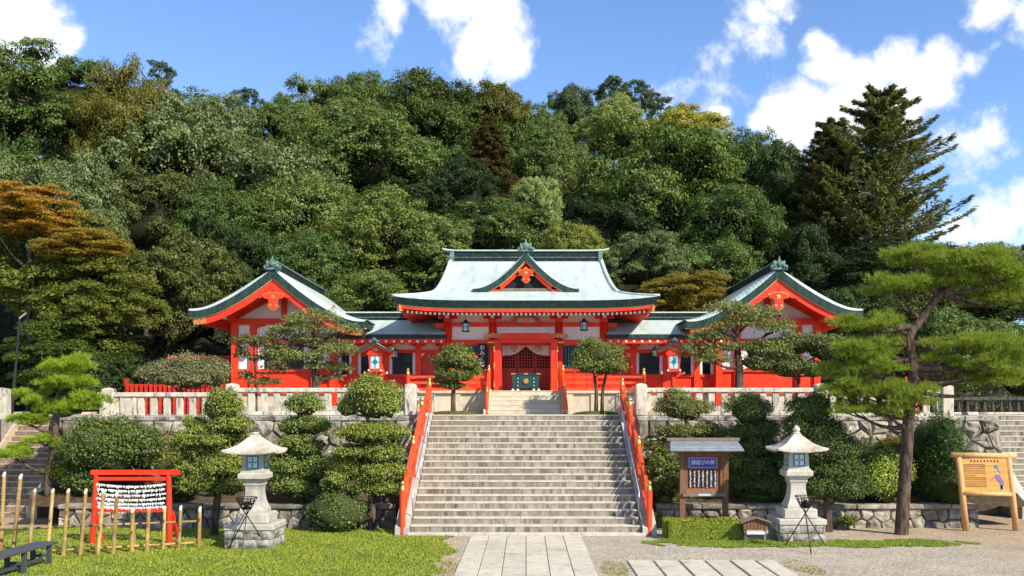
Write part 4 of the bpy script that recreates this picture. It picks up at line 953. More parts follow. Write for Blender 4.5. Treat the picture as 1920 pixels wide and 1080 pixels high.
# ------------------------------------------------------------------ gabled pavilions
def pavilion(sgn):
    w = 'left' if sgn < 0 else 'right'
    lab = 'gabled vermilion pavilion behind the bushy tree at the %s end of the shrine' % w
    g = thing('side_pavilion', lab, 'pavilion', (sgn*9.2,38,3)); xc = sgn*9.19; Y0 = 33.9
    ho, do, hi, di = 3.06, 1.62, 3.36, 2.02
    a = (hi,di,ho,do) if sgn > 0 else (ho,do,hi,di)
    gable_roof(g, xc, 8.28, *a, 1.55, Y0, 42.0, .27, .27, lift=.10, ns=26, roll=.25)
    # ridge and ornaments
    box1(xc-.12,xc+.12,Y0+.1,42.0,8.24,8.52).build('ridge','ridge_black',g); box1(xc-.16,xc+.16,Y0+.05,42.05,8.521,8.57).build('ridge_cap','copper_mid',g)
    crest_ornament(xc, 8.28, Y0-.1, .56, .44, g); crest_ornament(xc, 8.30, 42.05, .5, .42, g)
    YW = 35.5
    # gable triangle
    MB().ext([(xc-1.95,6.55),(xc+1.95,6.55),(xc+1.0,7.25),(xc,7.95),(xc-1.0,7.25)], YW+.02, YW+.06).build('gable_panel','plaster',g)
    box1(xc-.10,xc+.10,YW-.08,YW+.06,6.64,7.6).build('king_post','red',g)
    for d in (-1,1):
        MB().beam((xc+d*.05,YW-.10,7.66),(xc+d*1.95,YW-.10,6.62),.12,.20).build('gable_rafter','red',g)
        MB().beam((xc+d*.05,Y0+.5,7.74),(xc+d*2.35,Y0+.5,6.52),.10,.16).build('outer_rafter','red',g)
        bx = MB().beam((xc+d*1.88,Y0+.3,6.60),(xc+d*1.88,YW,6.60),.2,.22).build('purlin_end','red',g); MB().cb((xc+d*1.88,Y0+.29,6.60),(.205,.02,.225)).build('purlin_cap','white_end',bx)
        MB().tube([(xc+d*2.2,Y0+.04,6.92),(xc+d*2.2,Y0+.10,6.92)],.06,10).build('nail_cover','gold',g)
    MB().beam((xc,Y0+.3,7.72),(xc,YW,7.72),.2,.22).build('ridge_purlin','red',g)
    MB().ext([(xc-.62,7.36),(xc-.2,7.50),(xc,7.58),(xc+.2,7.50),(xc+.62,7.36),(xc+.12,7.92),(xc,8.02),(xc-.12,7.92)], Y0+.09, Y0+.13).build('gilt_plate','filigree',g)
    MB().ext([(xc-.75,7.20),(xc-.45,7.24),(xc,7.52),(xc+.45,7.24),(xc+.75,7.20),(xc+.5,7.40),(xc,7.66),(xc-.5,7.40)], Y0+.05, Y0+.085).build('bargeboard_crown','red',g)
    pendant(xc, 7.34, Y0+.02, .72, .55, g)
    box1(xc-2.05,xc+2.05,YW-.14,YW+.06,6.40,6.63).build('tie_beam','red',g)
    xs = [xc-1.86, xc-1.16, xc+1.16, xc+1.86]
    for x in xs: box1(x-.12,x+.12,YW-.13,YW+.11,3.0,6.40).build('column','red',g)
    for a,b in zip(xs,xs[1:]):
        a2,b2 = a+.121,b-.121; wide = b-a > 1
        box1(a2,b2,YW+.02,YW+.05,5.86,6.40).build('wall_panel','plaster',g)
        box1(a2,b2,YW-.10,YW+.06,5.68,5.86).build('lintel_beam','red',g)
        if wide:
            MB().ext([(a2,6.40),(a2,6.28),(a2+.30,6.34),(a2+.36,6.40)],YW-.06,YW+.02).build('corbel','red',g); MB().ext([(b2,6.40),(b2-.36,6.40),(b2-.30,6.34),(b2,6.28)],YW-.06,YW+.02).build('corbel','red',g)
            box1(a2,b2,YW+.03,YW+.05,4.71,5.679).build('window_pane','dark_glass',g)
            for k in range(5): u = a2+(b2-a2)*k/4; box1(max(a2,u-.03),min(b2,u+.03),YW-.02,YW+.029,4.71,5.679).build('window_bar','green_box',g)
            for u in (a2+.16,b2-.16): box1(u-.12,u+.12,YW-.03,YW-.021,4.71,5.679).build('shutter_panel','plaster',g)
        else: box1(a2,b2,YW+.02,YW+.05,4.71,5.679).build('wall_panel','plaster',g)
        box1(a2,b2,YW-.02,YW+.05,3.75,4.60).build('wainscot','red',g); box1(a2,b2,YW-.10,YW+.06,4.601,4.709).build('sill_beam','red',g); box1(a2,b2,YW-.08,YW+.0,3.751,3.86).build('base_beam','red',g); box1(a2,b2,YW-.01,YW+.05,3.301,3.749).build('plinth_panel','beige_stone',g)
    for d in (-1,1):
        x = xc+d*1.86; box1(x-.04,x+.04,YW+.11,41.5,3.3,6.7).build('side_wall','plaster',g); box1(x-.06,x+.06,YW+.11,41.5,3.3,4.6).build('side_board','red',g); box1(x-.07,x+.07,YW+.11,41.5,5.68,5.86).build('side_beam','red',g)
        for y in (37.5,39.5,41.4): box1(x-.12,x+.12,y-.12,y+.12,3.3,6.6).build('column','red',g)
    box1(xc-2.05,xc+2.05,YW-.3,41.6,3.0,3.3).build('plinth','concrete',g)
pavilion(-1); pavilion(1)

# ------------------------------------------------------------------ hanging lanterns
def hanging_lantern(label, px, py, Y, ztop, s=1.0):
    c = P(px,py,Y); g = thing('hanging_lantern', label, 'lantern', (c.x,c.y,c.z), group='hanging lanterns under the eaves')
    x,y,z = c
    MB().tube([(x,y,z+.17*s),(x,y,ztop)],.008,6).build('chain','iron',g)
    MB().lathe([(.19*s,.11*s),(.185*s,.125*s),(.09*s,.17*s),(.05*s,.23*s),(.02*s,.25*s)],(x,y,z),6).build('cap','iron',g)
    f = MB()
    for k in range(6):
        a = 2*math.pi*k/6; q = (x+.125*s*math.cos(a), y+.125*s*math.sin(a)); f.box(q[0]-.010,q[0]+.010,q[1]-.010,q[1]+.010,z-.16*s,z+.11*s)
        b = 2*math.pi*(k+1)/6; q2 = (x+.125*s*math.cos(b), y+.125*s*math.sin(b)); f.beam((*q,z-.02*s),(*q2,z-.02*s),.012,.012)
    f.lathe([(.14*s,-.20*s),(.145*s,-.16*s),(.135*s,-.15*s)],(x,y,z),6); f.build('frame','iron',g)
    MB().lathe([(.112*s,-.15*s),(.112*s,.10*s)],(x,y,z),6).build('pane','lamp_paper',g)
hanging_lantern('black hanging lantern under the hall eave, above the fortune sign', 873,612,34.0,6.75)
hanging_lantern('black hanging lantern under the hall eave, above the right pruned tree', 1095,610,34.0,6.75)
hanging_lantern('small dark lantern hanging under the left gallery eave', 740,663,34.95,5.75,.85)
hanging_lantern('small dark lantern hanging under the right gallery eave', 1228,661,34.95,5.75,.85)
hanging_lantern('black lantern hanging in the right pavilion gable', 1457,584,34.7,7.55,1.05)

# ------------------------------------------------------------------ red post lanterns on the terrace
def post_lantern(label, px):
    Y = 31.0; x = XA(px,Y); g = thing('post_lantern', label, 'lantern', (x,Y,3.0))
    box1(x-.16,x+.16,Y-.16,Y+.16,3.0,3.12,.01).build('base','granite',g)
    MB().tube([(x,Y,3.12),(x,Y,4.42)],.085,12).build('post','red',g)
    box1(x-.22,x+.22,Y-.22,Y+.22,4.42,4.52).build('tray','red',g)
    for sx in (-1,1):
        MB().ext([(x+sx*.10,4.42),(x+sx*.34,4.42),(x+sx*.36,4.36),(x+sx*.22,4.30),(x+sx*.12,4.22)][::sx],Y-.05,Y+.05).build('carved_brace','red',g)
        MB().cb((x+sx*.37,Y,4.40),(.03,.08,.07)).build('brace_tip','white_end',g)
        for sy in (-1,1):
            MB().beam((x+sx*.17,Y+sy*.17,4.52),(x+sx*.20,Y+sy*.20,4.98),.045,.045).build('corner_post','red',g)
            MB().cb((x+sx*.20,Y-.235 if sy<0 else Y+.235,4.47),(.055,.02,.055)).build('beam_tip','white_end',g)
    box1(x-.26,x+.26,Y-.23,Y+.23,4.98,5.05).build('head_beam','red',g)
    pn = box1(x-.15,x+.15,Y-.18,Y+.18,4.53,4.97).build('pane','lamp_paper',g)
    MB().box(x-.012,x+.012,Y-.19,Y-.181,4.55,4.95).box(x-.13,x+.13,Y-.19,Y-.182,4.74,4.765).ext([(x-.09,4.75),(x,4.63),(x+.09,4.75),(x,4.87)],Y-.188,Y-.181).build('muntin','teal',pn)
    gable_roof(g, x, 5.40, .56,.27,.56,.27,1.5, Y-.36, Y+.36, .05, .05, lift=.05, ns=8, soffit=True, scal=.3)
    MB().ext([(x-.26,5.051),(x+.26,5.051),(x,5.30)],Y-.22,Y-.18).build('gable','red',g); MB().ext([(x-.12,5.14),(x,5.08),(x+.12,5.14),(x,5.25)],Y-.235,Y-.221).build('gilt_plate','filigree',g)
    box1(x-.035,x+.035,Y-.38,Y+.38,5.405,5.46).build('ridge','copper_dark',g); crest_ornament(x,5.44,Y-.4,.15,.12,g)
post_lantern('red post lantern with copper roof in front of the left gallery',705)
post_lantern('red post lantern with copper roof in front of the right gallery',1262)

# ------------------------------------------------------------------ low red building and fence behind the left terrace
sh = thing('storehouse', 'small dull red building left of the pavilion, mostly hidden by the bush', 'shed', (-13.0,38.5,3))
box1(-14.9,-11.6,38,41,3.0,4.5).build('wall','red_dull',sh)
MB().extx([(37.5,4.42),(39.5,5.35),(41.5,4.42),(41.5,4.50),(39.5,5.45),(37.5,4.50)],-15.1,-11.4).build('roof','red_dull',sh)
box1(-11.62,-11.4,37.45,37.6,4.36,4.42).build('fascia','paint_white',sh)
rfn = thing('red_fence', 'red picket fence behind the broad clipped bush on the left terrace', 'fence', (-13.2,35.6,3))
for z in (3.35,4.05): box1(-15.3,-11.35,35.62,35.68,z,z+.08).build('rail','red_dull',rfn)
me = mesh_of(MB().box(-.055,.055,-.025,.025,3.02,4.15),'picket','red_dull')
for k in range(22): piece('picket', me, rfn, (-15.2+k*.18,35.59,0))
for x in (-15.3,-13.3,-11.4): box1(x-.07,x+.07,35.69,35.83,3.0,4.35).build('post','red_dull',rfn)
rp = thing('red_fence', 'red board fence glimpsed behind the big pine trunk', 'fence', (13.9,33.6,3))
for k in range(3): box1(13.66+k*.17,13.82+k*.17,33.6,33.66,3.0,4.35).build('board','red_dull',rp)
# lamp post and cable at the far left
lp_ = thing('lamp_post', 'slim grey lamp post with short arm at the far left', 'street lamp', (XA(22,33),33,3))
a, b, c = P(22,740,33), P(37,596,33), P(50,587,33); a.z = 3.0
MB().tube([a,a.lerp(b,.5),b],[.055,.045,.035],10).build('pole','iron',lp_); MB().beam(b+Vector((0,0,-.02)),c,.09,.05).build('lamp_head','steel',lp_)
cb = MB().tube([P(165,603,37),P(220,607,36.5),P(290,608,36),P(352,604,35.5)],.014,6).build('cable','iron'); tag(cb,'thin cable strung from the trees to the left pavilion','cable')
# floodlights beside the end posts
for px_, w in ((781,'left'),(1212,'right')):
    x = XA(px_,29.2); g = thing('floodlight','small round floodlight behind the %s stair balustrade post' % w,'floodlight',(x,29.2,3.0))
    MB().tube([(x,29.2,3.0),(x,29.2,3.35)],.02,6).build('stand','iron',g); MB().lathe([(.06,0),(.13,.06),(.14,.16),(.10,.2)],(x,29.2,3.35),12).build('head','steel',g,smooth=True)
# ================================================================== GARDEN FURNITURE
def stone_lantern(label, X, Y, seed, fin=1.0):
    g = thing('stone_lantern', label, 'stone lantern', (X,Y,0)); r = random.Random(seed)
    hw = .55
    box1(X-hw+.02,X+hw-.02,Y-hw+.02,Y+hw-.02,-.03,.03).build('footing','granite_clean',g)
    # two courses of rock-faced blocks on all four sides
    for cz, z0, z1, sh in ((0,.03,.22,0),(1,.225,.415,.18)):
        for axis in (0,1):
            for sd in (-1,1):
                cuts = [-hw, -hw+.32+sh, -hw+.74+sh*.6, hw] if axis == 0 else [-hw+.16, -.05+sh, hw-.16]
                for a, b in zip(cuts,cuts[1:]):
                    mb = MB(); nx, nz = 5, 3; dep = .15; a2, b2 = a+.006, b-.006
                    def pt(i,j,o):
                        u = a2+(b2-a2)*i/nx; z = z0+.005+(z1-z0-.01)*j/nz; edge = i in (0,nx) or j in (0,nz)
                        d = sd*(hw + (0 if edge else r.uniform(.008,.045)) - (dep if o else 0)); return (X+u,Y+d,z) if axis == 0 else (X+d,Y+u,z)
                    vs = [pt(i,j,0) for j in range(nz+1) for i in range(nx+1)]; fs = [(j*(nx+1)+i,j*(nx+1)+i+1,(j+1)*(nx+1)+i+1,(j+1)*(nx+1)+i) for j in range(nz) for i in range(nx)]
                    k = len(vs); vs += [pt(0,0,1),pt(nx,0,1),pt(nx,nz,1),pt(0,nz,1)]; c0,c1,c2,c3 = 0,nx,nz*(nx+1)+nx,nz*(nx+1)
                    fs += [tuple(range(c0,c1+1))[::-1]+(k,k+1), tuple(range(c3,c2+1))+(k+2,k+3), tuple(j*(nx+1) for j in range(nz+1))+(k+3,k), tuple(j*(nx+1)+nx for j in range(nz,-1,-1))+(k+1,k+2)]
                    mb.add(vs,fs).build('block','rough_granite',g)
    box1(X-.52,X+.52,Y-.52,Y+.52,.02,.41).build('block_core','rock_joint',g)
    box1(X-.575,X+.575,Y-.575,Y+.575,.418,.56,.02).build('base_slab','granite_clean',g)
    box1(X-.40,X+.40,Y-.40,Y+.40,.561,.79,.02).build('plinth','granite_clean',g)
    MB().lathe([(.285,.791),(.285,.85),(.27,.89),(.235,.97),(.205,1.07),(.185,1.20),(.178,1.34),(.19,1.40),(.215,1.44),(.215,1.50),(.25,1.54)],(X,Y,0),4,R(45),True).build('stem','granite_clean',g)
    MB().lathe([(.26,1.541),(.31,1.58),(.32,1.59),(.32,1.69),(.30,1.715),(.27,1.72),(.27,1.76)],(X,Y,0),4,R(45),True).build('platform','granite_clean',g)
    fb = MB().lathe([(.245,1.76),(.225,2.16)],(X,Y,0),4,R(45),True).build('fire_box','granite_clean',g)
    for k in range(4):
        a = k*math.pi/2; ca, sa = math.cos(a), math.sin(a)
        def T(u, d, z): return (X + ca*u - sa*d, Y + sa*u + ca*d, z)
        w = MB(); f = MB(); q = .14
        def slab(mbx, u0,u1,z0,z1,dp,th):
            def dd(z): return -(.245-.02*(z-1.76)/.4) - dp
            vs = [T(u,dd(z)+t,z) for t in (0,th) for z in (z0,z1) for u in (u0,u1)]
            mbx.add(vs,[(0,1,3,2),(4,6,7,5),(0,4,5,1),(2,3,7,6),(0,2,6,4),(1,5,7,3)])
        slab(w,-q+.03,q-.03,1.83,2.095,.006,.02)
        wn = w.build('pane','blue_pane',fb)
        for (u0,u1,z0,z1) in ((-q,q,1.81,1.835),(-q,q,2.09,2.115),(-q,-q+.03,1.836,2.089),(q-.03,q,1.836,2.089)): slab(f,u0,u1,z0,z1,.014,.04)
        f.build('window_frame','teal',wn); m = MB()
        slab(m,-.010,.010,1.836,2.089,.011,.01); slab(m,-q+.031,-.011,1.952,1.972,.011,.01); slab(m,.011,q-.031,1.952,1.972,.011,.01)
        for dx, dz in ((0,.06),(0,-.06),(.06,0),(-.06,0)): 
            c = (dx,1.962+dz); s1 = .042
            def dd(z): return -(.245-.02*(z-1.76)/.4) - .013
            L_ = [(c[0]-(.022 if dx==0 else s1),c[1]),(c[0],c[1]-(.022 if dx else s1)),(c[0]+(.022 if dx==0 else s1),c[1]),(c[0],c[1]+(.022 if dx else s1))]
            m.add([T(u,dd(z),z) for u,z in L_],[(0,1,2,3)])
        m.build('muntin','teal',wn)
    # four-sided curved roof with lifted corners
    prof_ = [(.60,2.165),(.60,2.21),(.46,2.27),(.33,2.35),(.22,2.45),(.13,2.54)]; mb = MB(); nseg = 12
    rings = []
    for (rr,z) in prof_:
        ring = []
        for k in range(4*nseg):
            sd, t = divmod(k,nseg); t = t/nseg*2-1; c = [( t,-1),(1,t),(-t,1),(-1,-t)][sd]; ring.append((X+c[0]*rr,Y+c[1]*rr,z+.055*abs(t)**3*(rr/.6)**2))
        rings.append(ring)
    n = 4*nseg; mb.add([p for q in rings for p in q],[(i*n+k,i*n+(k+1)%n,(i+1)*n+(k+1)%n,(i+1)*n+k) for i in range(len(rings)-1) for k in range(n)]+[tuple(range(n-1,-1,-1)),tuple((len(rings)-1)*n+k for k in range(n))])
    rf_ = mb.build('roof','lantern_roof',g)
    MB().lathe([(.27,2.13),(.31,2.165)],(X,Y,0),4,R(45),True).build('roof_seat','granite_clean',g)
    MB().box(X-.11,X+.11,Y-.11,Y+.11,2.53,2.59,.01).lathe([(r_, 2.59+(z_-2.59)*fin) for r_, z_ in [(.085,2.59),(.105,2.61),(.065,2.64),(.08,2.66),(.095,2.70),(.075,2.74),(.035,2.78),(.01,2.81)]],(X,Y,0),14).build('finial','lantern_roof',rf_,smooth=False)
stone_lantern('pale stone lantern on rock-faced base at the edge of the lawn', -6.33, 21.85, 1, .35)
stone_lantern('pale stone lantern on rock-faced base beside the clipped hedge', 6.62, 22.85, 2)

def fire_basket(label, X, Y, feet, seed):
    g = thing('fire_basket', label, 'fire basket', (X,Y,0)); cz = .82; c = Vector((X,Y,cz))
    for k, (fx, fy) in enumerate(feet):
        f = Vector((fx,fy,0)); d = (c-f); t = (1.16-0)/cz; MB().tube([f, f+d*t],.013,6).build('leg','iron',g)
    b = MB(); n = 14; rt, rb, z1, z0 = .235, .10, 1.21, .95
    for z, r_ in ((z1,rt),(z1-.07,rt-.035),(z1-.14,rt-.07),(z0,rb)): 
        q = [(X+math.cos(2*math.pi*i/20)*r_, Y+math.sin(2*math.pi*i/20)*r_, z) for i in range(21)]; b.tube(q,.011 if z == z1 else .008,5,False)
    for i in range(n):
        a = 2*math.pi*i/n; b.tube([(X+math.cos(a)*rt,Y+math.sin(a)*rt,z1),(X+math.cos(a)*rb,Y+math.sin(a)*rb,z0),(X,Y,z0-.01)],.008,5)
    b.build('basket','iron',g)
    ch = MB(); r = random.Random(seed)
    for k in range(7): a = r.uniform(0,6.28); ch.beam((X+math.cos(a)*.12,Y+math.sin(a)*.12,z0+.03+.02*k),(X-math.cos(a)*.12,Y-math.sin(a)*.12,z0+.03+.02*k),.04,.04)
    ch.build('charcoal','ink',g)
fire_basket('black iron fire basket on crossed legs before the lantern on the lawn', -6.27, 20.95, [(XA(428,21.3),21.3),(XA(453,20.5),20.5),(XA(503,21.5),21.5)], 1)
fire_basket('black iron fire basket on crossed legs before the lantern by the hedge', 6.38, 21.3, [(XA(1471,21.7),21.7),(XA(1521,20.6),20.6),(XA(1547,21.9),21.9)], 2)

# red rack hung with tied fortune papers
tr = thing('paper_rack', 'red gate-shaped rack hung with rows of white paper strips', 'rack', (-9.35,22.1,0)); TY = 22.1
xl, xr = XA(173,TY), XA(318,TY)
for x, lx in ((xl,.10),(xr,-.02)):
    MB().tube([(x,TY,0),(x+lx,TY,1.66)],[.07,.06],14).build('post','red',tr); MB().beam((x+.09,TY+.35,0),(x+.06,TY+.02,.75),.05,.07).build('brace','red',tr)
MB().beam((XA(172,TY),TY,1.70),(XA(337,TY),TY,1.70),.12,.11).build('top_beam','red',tr)
MB().beam((xl+.08,TY,1.55),(xr,TY,1.55),.07,.08).build('tie_beam','red',tr)
MB().beam((xl+.05,TY,.80),(xr,TY,.80),.06,.08).build('lower_beam','red',tr)
rg = random.Random(4); rows = [1.42,1.31,1.20,1.09,.985,.895]; pm = MB(); rope = MB()
for z in rows:
    xx0, xx1 = xl+.13, xr-.10
    def sag(x, z=z): t = (x-xx0)/(xx1-xx0); return z - .06*4*t*(1-t)*(z/1.42)
    rope.tube([(xx0+(xx1-xx0)*k/16,TY,sag(xx0+(xx1-xx0)*k/16)) for k in range(17)],.006,5)
    x = xx0
    while x < xx1:
        zc = sag(x); a = rg.uniform(-.5,.5); w = rg.uniform(.016,.026); l1 = rg.uniform(.02,.055); dy = rg.uniform(-.03,.02)
        pm.beam((x-.012,TY-.02+dy,zc+.012),(x+.03,TY-.022+dy,zc-.012),.012,.035)
        pm.beam((x,TY-.024+dy,zc),(x+a*l1,TY-.03+dy,zc-l1),.004,w*1.3)
        if rg.random() < .7: pm.beam((x,TY+.02,zc),(x-a*l1*.9,TY+.03,zc-l1*.8),.004,w)
        x += rg.uniform(.03,.075)
rope.build('rope','rope',tr)
ps = pm.build('paper_strips','paper'); tag(ps,'white paper fortunes knotted in six rows on the red rack','paper strips',kind='stuff')

# bamboo fence
bf = thing('bamboo_fence', 'open fence of slant-cut bamboo canes on the lawn', 'fence', (-9.6,20.9,0))
canes = [((8,889),(1,1036),.9),((39,893),(24,1034),1),((65,921),(54,1043),.85),((99,921),(88,1045),.85),((128,921),(118,1043),.95),((161,921),(150,1041),.85),((194,924),(183,1040),.95),((219,926),(212,1040),.9),((249,956),(247,1037),1.1),((279,954),(275,1035),.95),((309,953),(306,1031),.8),((339,952),(335,1030),.85),((375,954),(373,1028),.9)]
r = random.Random(6)
for (t, b, s) in canes:
    Yb = YG(b[1]); p0 = P(b[0],b[1],Yb); p1 = P(t[0],t[1],Yb); p0.z = -.05; rad = .046*s; L_ = (p1-p0).length; mb = MB(); pts=[]; rd=[]; k = 0.0
    while k < L_-.02:
        f = k/L_; pts += [p0.lerp(p1,f), p0.lerp(p1,min(1,(k+.012)/L_)), p0.lerp(p1,min(1,(k+.024)/L_))]; rd += [rad*(1-.12*f), rad*1.10*(1-.12*f), rad*(1-.12*f)]; k += r.uniform(.16,.24)
    d = (p1-p0).normalized(); n = 10; top = p1 - d*.06; pts.append(top); rd.append(rad*.88); mb.tube(pts,rd,n)
    # slanted cut
    for q in range(n):
        i = len(mb.v)-n+q; v = Vector(mb.v[i]); mb.v[i] = tuple(v + d*(.055 + (v.y-top.y)/rad*.075))
    cn = mb.build('cane','bamboo',bf); ring = [Vector(mb.v[len(mb.v)-n+q]) for q in range(n)]; cc = sum(ring,Vector())/n
    MB().add([cc+(v-cc)*.86+Vector((0,-.003,.002)) for v in ring],[tuple(range(n))]).build('cut_face','bamboo_cut',cn)
    if r.random() < .8:
        f = r.uniform(.25,.75); c0 = p0.lerp(p1,f); MB().cb((c0.x,c0.y-rad*.95,c0.z),(rad*.9,.01,.07)).build('notch','wood_dark',cn)
for a, b, z in (((-3,993),(375,977),0),((95,1033),(372,1017),1)):
    Ya, Yb = YG(1041), YG(1028); MB().tube([P(a[0],a[1],Ya+.06),P((a[0]+b[0])/2,(a[1]+b[1])/2,(Ya+Yb)/2+.08),P(b[0],b[1],Yb+.06)],.027,8).build('cross_cane','bamboo',bf,smooth=True)
for px_, py_ in ((120,1042),(253,1036),(152,1041)): q = P(px_,py_,YG(py_)+.35); q.z = 0; MB().tube([q,P(px_,985,YG(py_)+.12)],.022,8).build('prop','bamboo',bf)

# bench
bn = thing('bench', 'weathered dark grey wooden bench at the lower left edge', 'bench', (-9.93,18.0,0))
for k in range(3): u = -10.15+.155*k; box1(u,u+.145,16.1,19.35,.415,.46,.006).build('plank','bench_wood',bn)
for y in (16.5,18.15,19.1):
    for x in (-10.09,-9.76): box1(x-.04,x+.04,y-.035,y+.035,0,.414).build('leg','bench_wood',bn)
    box1(-10.05,-9.80,y-.03,y+.03,.17,.23).build('stretcher','bench_wood',bn)
box1(-9.95,-9.90,16.5,19.1,.10,.16).build('long_stretcher','bench_wood',bn)

# roofed notice board
NY = 24.3; nb = thing('notice_board', 'roofed wooden notice board with blue title plate behind the hedge', 'notice board', (XA(1319,NY),NY,0))
xl, xr = XA(1279,NY), XA(1360,NY); xm = (xl+xr)/2
for x in (xl,xr): box1(x-.07,x+.07,NY-.07,NY+.07,-.02,2.12,.008).build('post','wood_dark',nb)
for s in (-1,1):
    for k in range(4):
        t0, t1 = k/4, (k+1)/4
        y0, y1 = NY+s*(.48*(1-t0)+.02), NY+s*(.48*(1-t1)-.02 if k<3 else 0); z0, z1 = 2.13+.24*t0+.012*0, 2.13+.24*t1
        MB().beam((XA(1252,NY)+.02*k,(y0+y1)/2,(z0+z1)/2),(XA(1387,NY)-.02*k,(y0+y1)/2,(z0+z1)/2),math.hypot(y1-y0,z1-z0)+.015,.022,up=(0,-s*(z1-z0)*-1,abs(y1-y0))).build('roof_board','roof_sheet',nb)
box1(XA(1250,NY),XA(1386,NY),NY-.06,NY+.06,2.37,2.45).build('ridge_board','wood_grey',nb)
box1(xl-.1,xr+.1,NY-.045,NY+.045,1.98,2.11).build('head_beam','wood_dark',nb)
box1(xl+.071,xr-.071,NY+.0,NY+.03,1.10,1.979).build('back_panel','wood_panel',nb)
for x0,x1 in ((xl+.071,xl+.14),(xr-.14,xr-.071)): box1(x0,x1,NY-.05,NY-.001,1.10,1.979).build('frame','wood_dark',nb)
MB().extx([(NY-.12,1.02),(NY-.001,1.13),(NY+.03,1.13),(NY+.03,1.02)],xl+.071,xr-.071).build('ledge','wood_dark',nb)
box1(xl-.0,xr+.0,NY-.13,NY+.05,.93,1.019).build('lower_beam','wood_grey',nb)
box1(xm-.16,xm+.16,NY-.14,NY-.131,.95,1.0).build('green_label','lamp_paper',nb)
z0, z1 = ZA(876,NY), ZA(859,NY); x0, x1 = XA(1292,NY), XA(1343,NY); pb = box1(x0-.015,x1+.015,NY-.035,NY-.025,z0-.012,z1+.012,.004).build('title_border','blue_pane',nb); box1(x0,x1,NY-.042,NY-.036,z0,z1).build('title_plate','blue_sign',nb)
tt = text_mb('縁結びの神', .135, False, .004); w = max(v[0] for v in tt.v)-min(v[0] for v in tt.v); move(tt,((x0+x1)/2,NY-.046,z1-.035),(.60/w,1,1)).build('title_lettering','paint_white',nb)
rr = random.Random(8)
for k in range(7):
    u = x0+.03+(x1-x0-.06)*k/6; s_ = box1(u-.038,u+.038,NY-.03,NY-.012,ZA(913,NY),ZA(880,NY)).build('slip','blue_sign' if False else 'ink',nb); w = MB(); z = ZA(881,NY)
    while z > ZA(912,NY):
        hgl = rr.uniform(.018,.034)
        for q in range(3): w.beam((u+rr.uniform(-.025,.0),NY-.032,z-rr.uniform(0,hgl)),(u+rr.uniform(.0,.028),NY-.032,z-rr.uniform(0,hgl)),.002,.008)
        w.beam((u+rr.uniform(-.01,.01),NY-.032,z),(u+rr.uniform(-.01,.01),NY-.032,z-hgl),.008,.002); z -= hgl+.006
    w.build('brush_marks','paint_white',s_)

# little roofed label box
SY = 22.5; sb = thing('label_stand', 'small roofed wooden label stand between hedge and lantern', 'sign', (XA(1416,SY),SY,0)); xm = XA(1416,SY)
for x in (xm-.23,xm+.23): box1(x-.025,x+.025,SY-.025,SY+.025,-.01,.48).build('post','wood_grey',sb)
box1(xm-.29,xm+.29,SY-.05,SY-.026,.29,.47).build('board','wood_dark',sb)
for k in range(1,7): box1(xm-.29+.083*k-.003,xm-.29+.083*k+.003,SY-.056,SY-.051,.29,.47).build('board_joint','ink',sb)
for s in (-1,1): MB().beam((xm+s*.0,SY,.595),(xm+s*.37,SY,.475),.26,.03,up=(0,0,1)).build('roof_board','wood_grey',sb)
MB().ext([(xm-.27,.471),(xm+.27,.471),(xm,.57)],SY-.045,SY-.02).build('gable','wood_dark',sb)
box1(xm-.21,xm+.21,SY-.06,SY-.045,.185,.25).build('label_plate','paint_white',sb); w = MB()
for k in range(16): u = xm-.18+.36*k/15; w.box(u-.006,u+.005,SY-.063,SY-.061,.205+rr.uniform(0,.012),.228)
w.build('label_marks','ink',sb)

# wooden signboard on log posts
WY = 24.5; ws = thing('wooden_signboard', 'honey-coloured log-framed signboard with a blue figure by the grey stairs', 'signboard', (XA(1850,WY),WY,0))
def lerp2(a,b,t): return a+(b-a)*t
for (t,b) in (((1797,856),(1812,994)),((1890,856),(1906,996))):
    p0 = P(b[0],b[1],WY); p0.z = -.05; p1 = P(t[0],t[1],WY); MB().tube([p0,p0.lerp(p1,.5),p1],[.085,.08,.075],14).build('log_post','wood_log',ws,smooth=True)
MB().tube([P(1783,853,WY-.02),P(1905,855,WY-.02)],[.075,.07],14).build('top_log','wood_log',ws,smooth=True)
MB().tube([P(1806,925,WY-.05),P(1896,927,WY-.05)],[.055,.055],12).build('lower_log','wood_log',ws,smooth=True)
def bp(u, v, d=0.0):   # board coordinates: u right, v down
    return P(lerp2(lerp2(1802,1887,u),lerp2(1809,1894,u),v), lerp2(860,923,v), WY-.06-d)
for k in range(5):
    v0, v1 = k/5+.003, (k+1)/5-.003; q = [bp(0,v1),bp(1,v1),bp(1,v0),bp(0,v0)]; MB().add(q+[p+Vector((0,.035,0)) for p in q],[(0,1,2,3),(7,6,5,4),(0,4,5,1),(1,5,6,2),(2,6,7,3),(3,7,4,0)]).build('plank','wood_board',ws)
w = MB(); tl = MB()
def stroke(mbx,u0,v0,u1,v1,t): mbx.beam(bp(u0,v0,.005),bp(u1,v1,.005),.003,t,up=(0,0,1) if abs(u1-u0)>abs(v1-v0)*.5 else (1,0,0))
for k in range(9):
    u = .22+.58*k/8
    for q in range(3): stroke(tl,u-.02,.05+.022*q,u+.02,.05+.022*q+rr.uniform(-.01,.01),.008)
    stroke(tl,u,.035,u+rr.uniform(-.01,.01),.105,.008)
for ln in range(13):
    v = .17+.055*ln; u = .04; end = .50 if ln != 6 else .30
    while u < end:
        stroke(w,u,v,u+.014,v,.007); stroke(w,u+.007,v-.014,u+.007,v+.014,.006); stroke(w,u,v+.012,u+.015,v+.012,.006) if rr.random()<.7 else None; u += .024
tag(tl.build('title_marks','ink',ws),kind='stuff'); tag(w.build('text_marks','wood_dark',ws),kind='stuff')
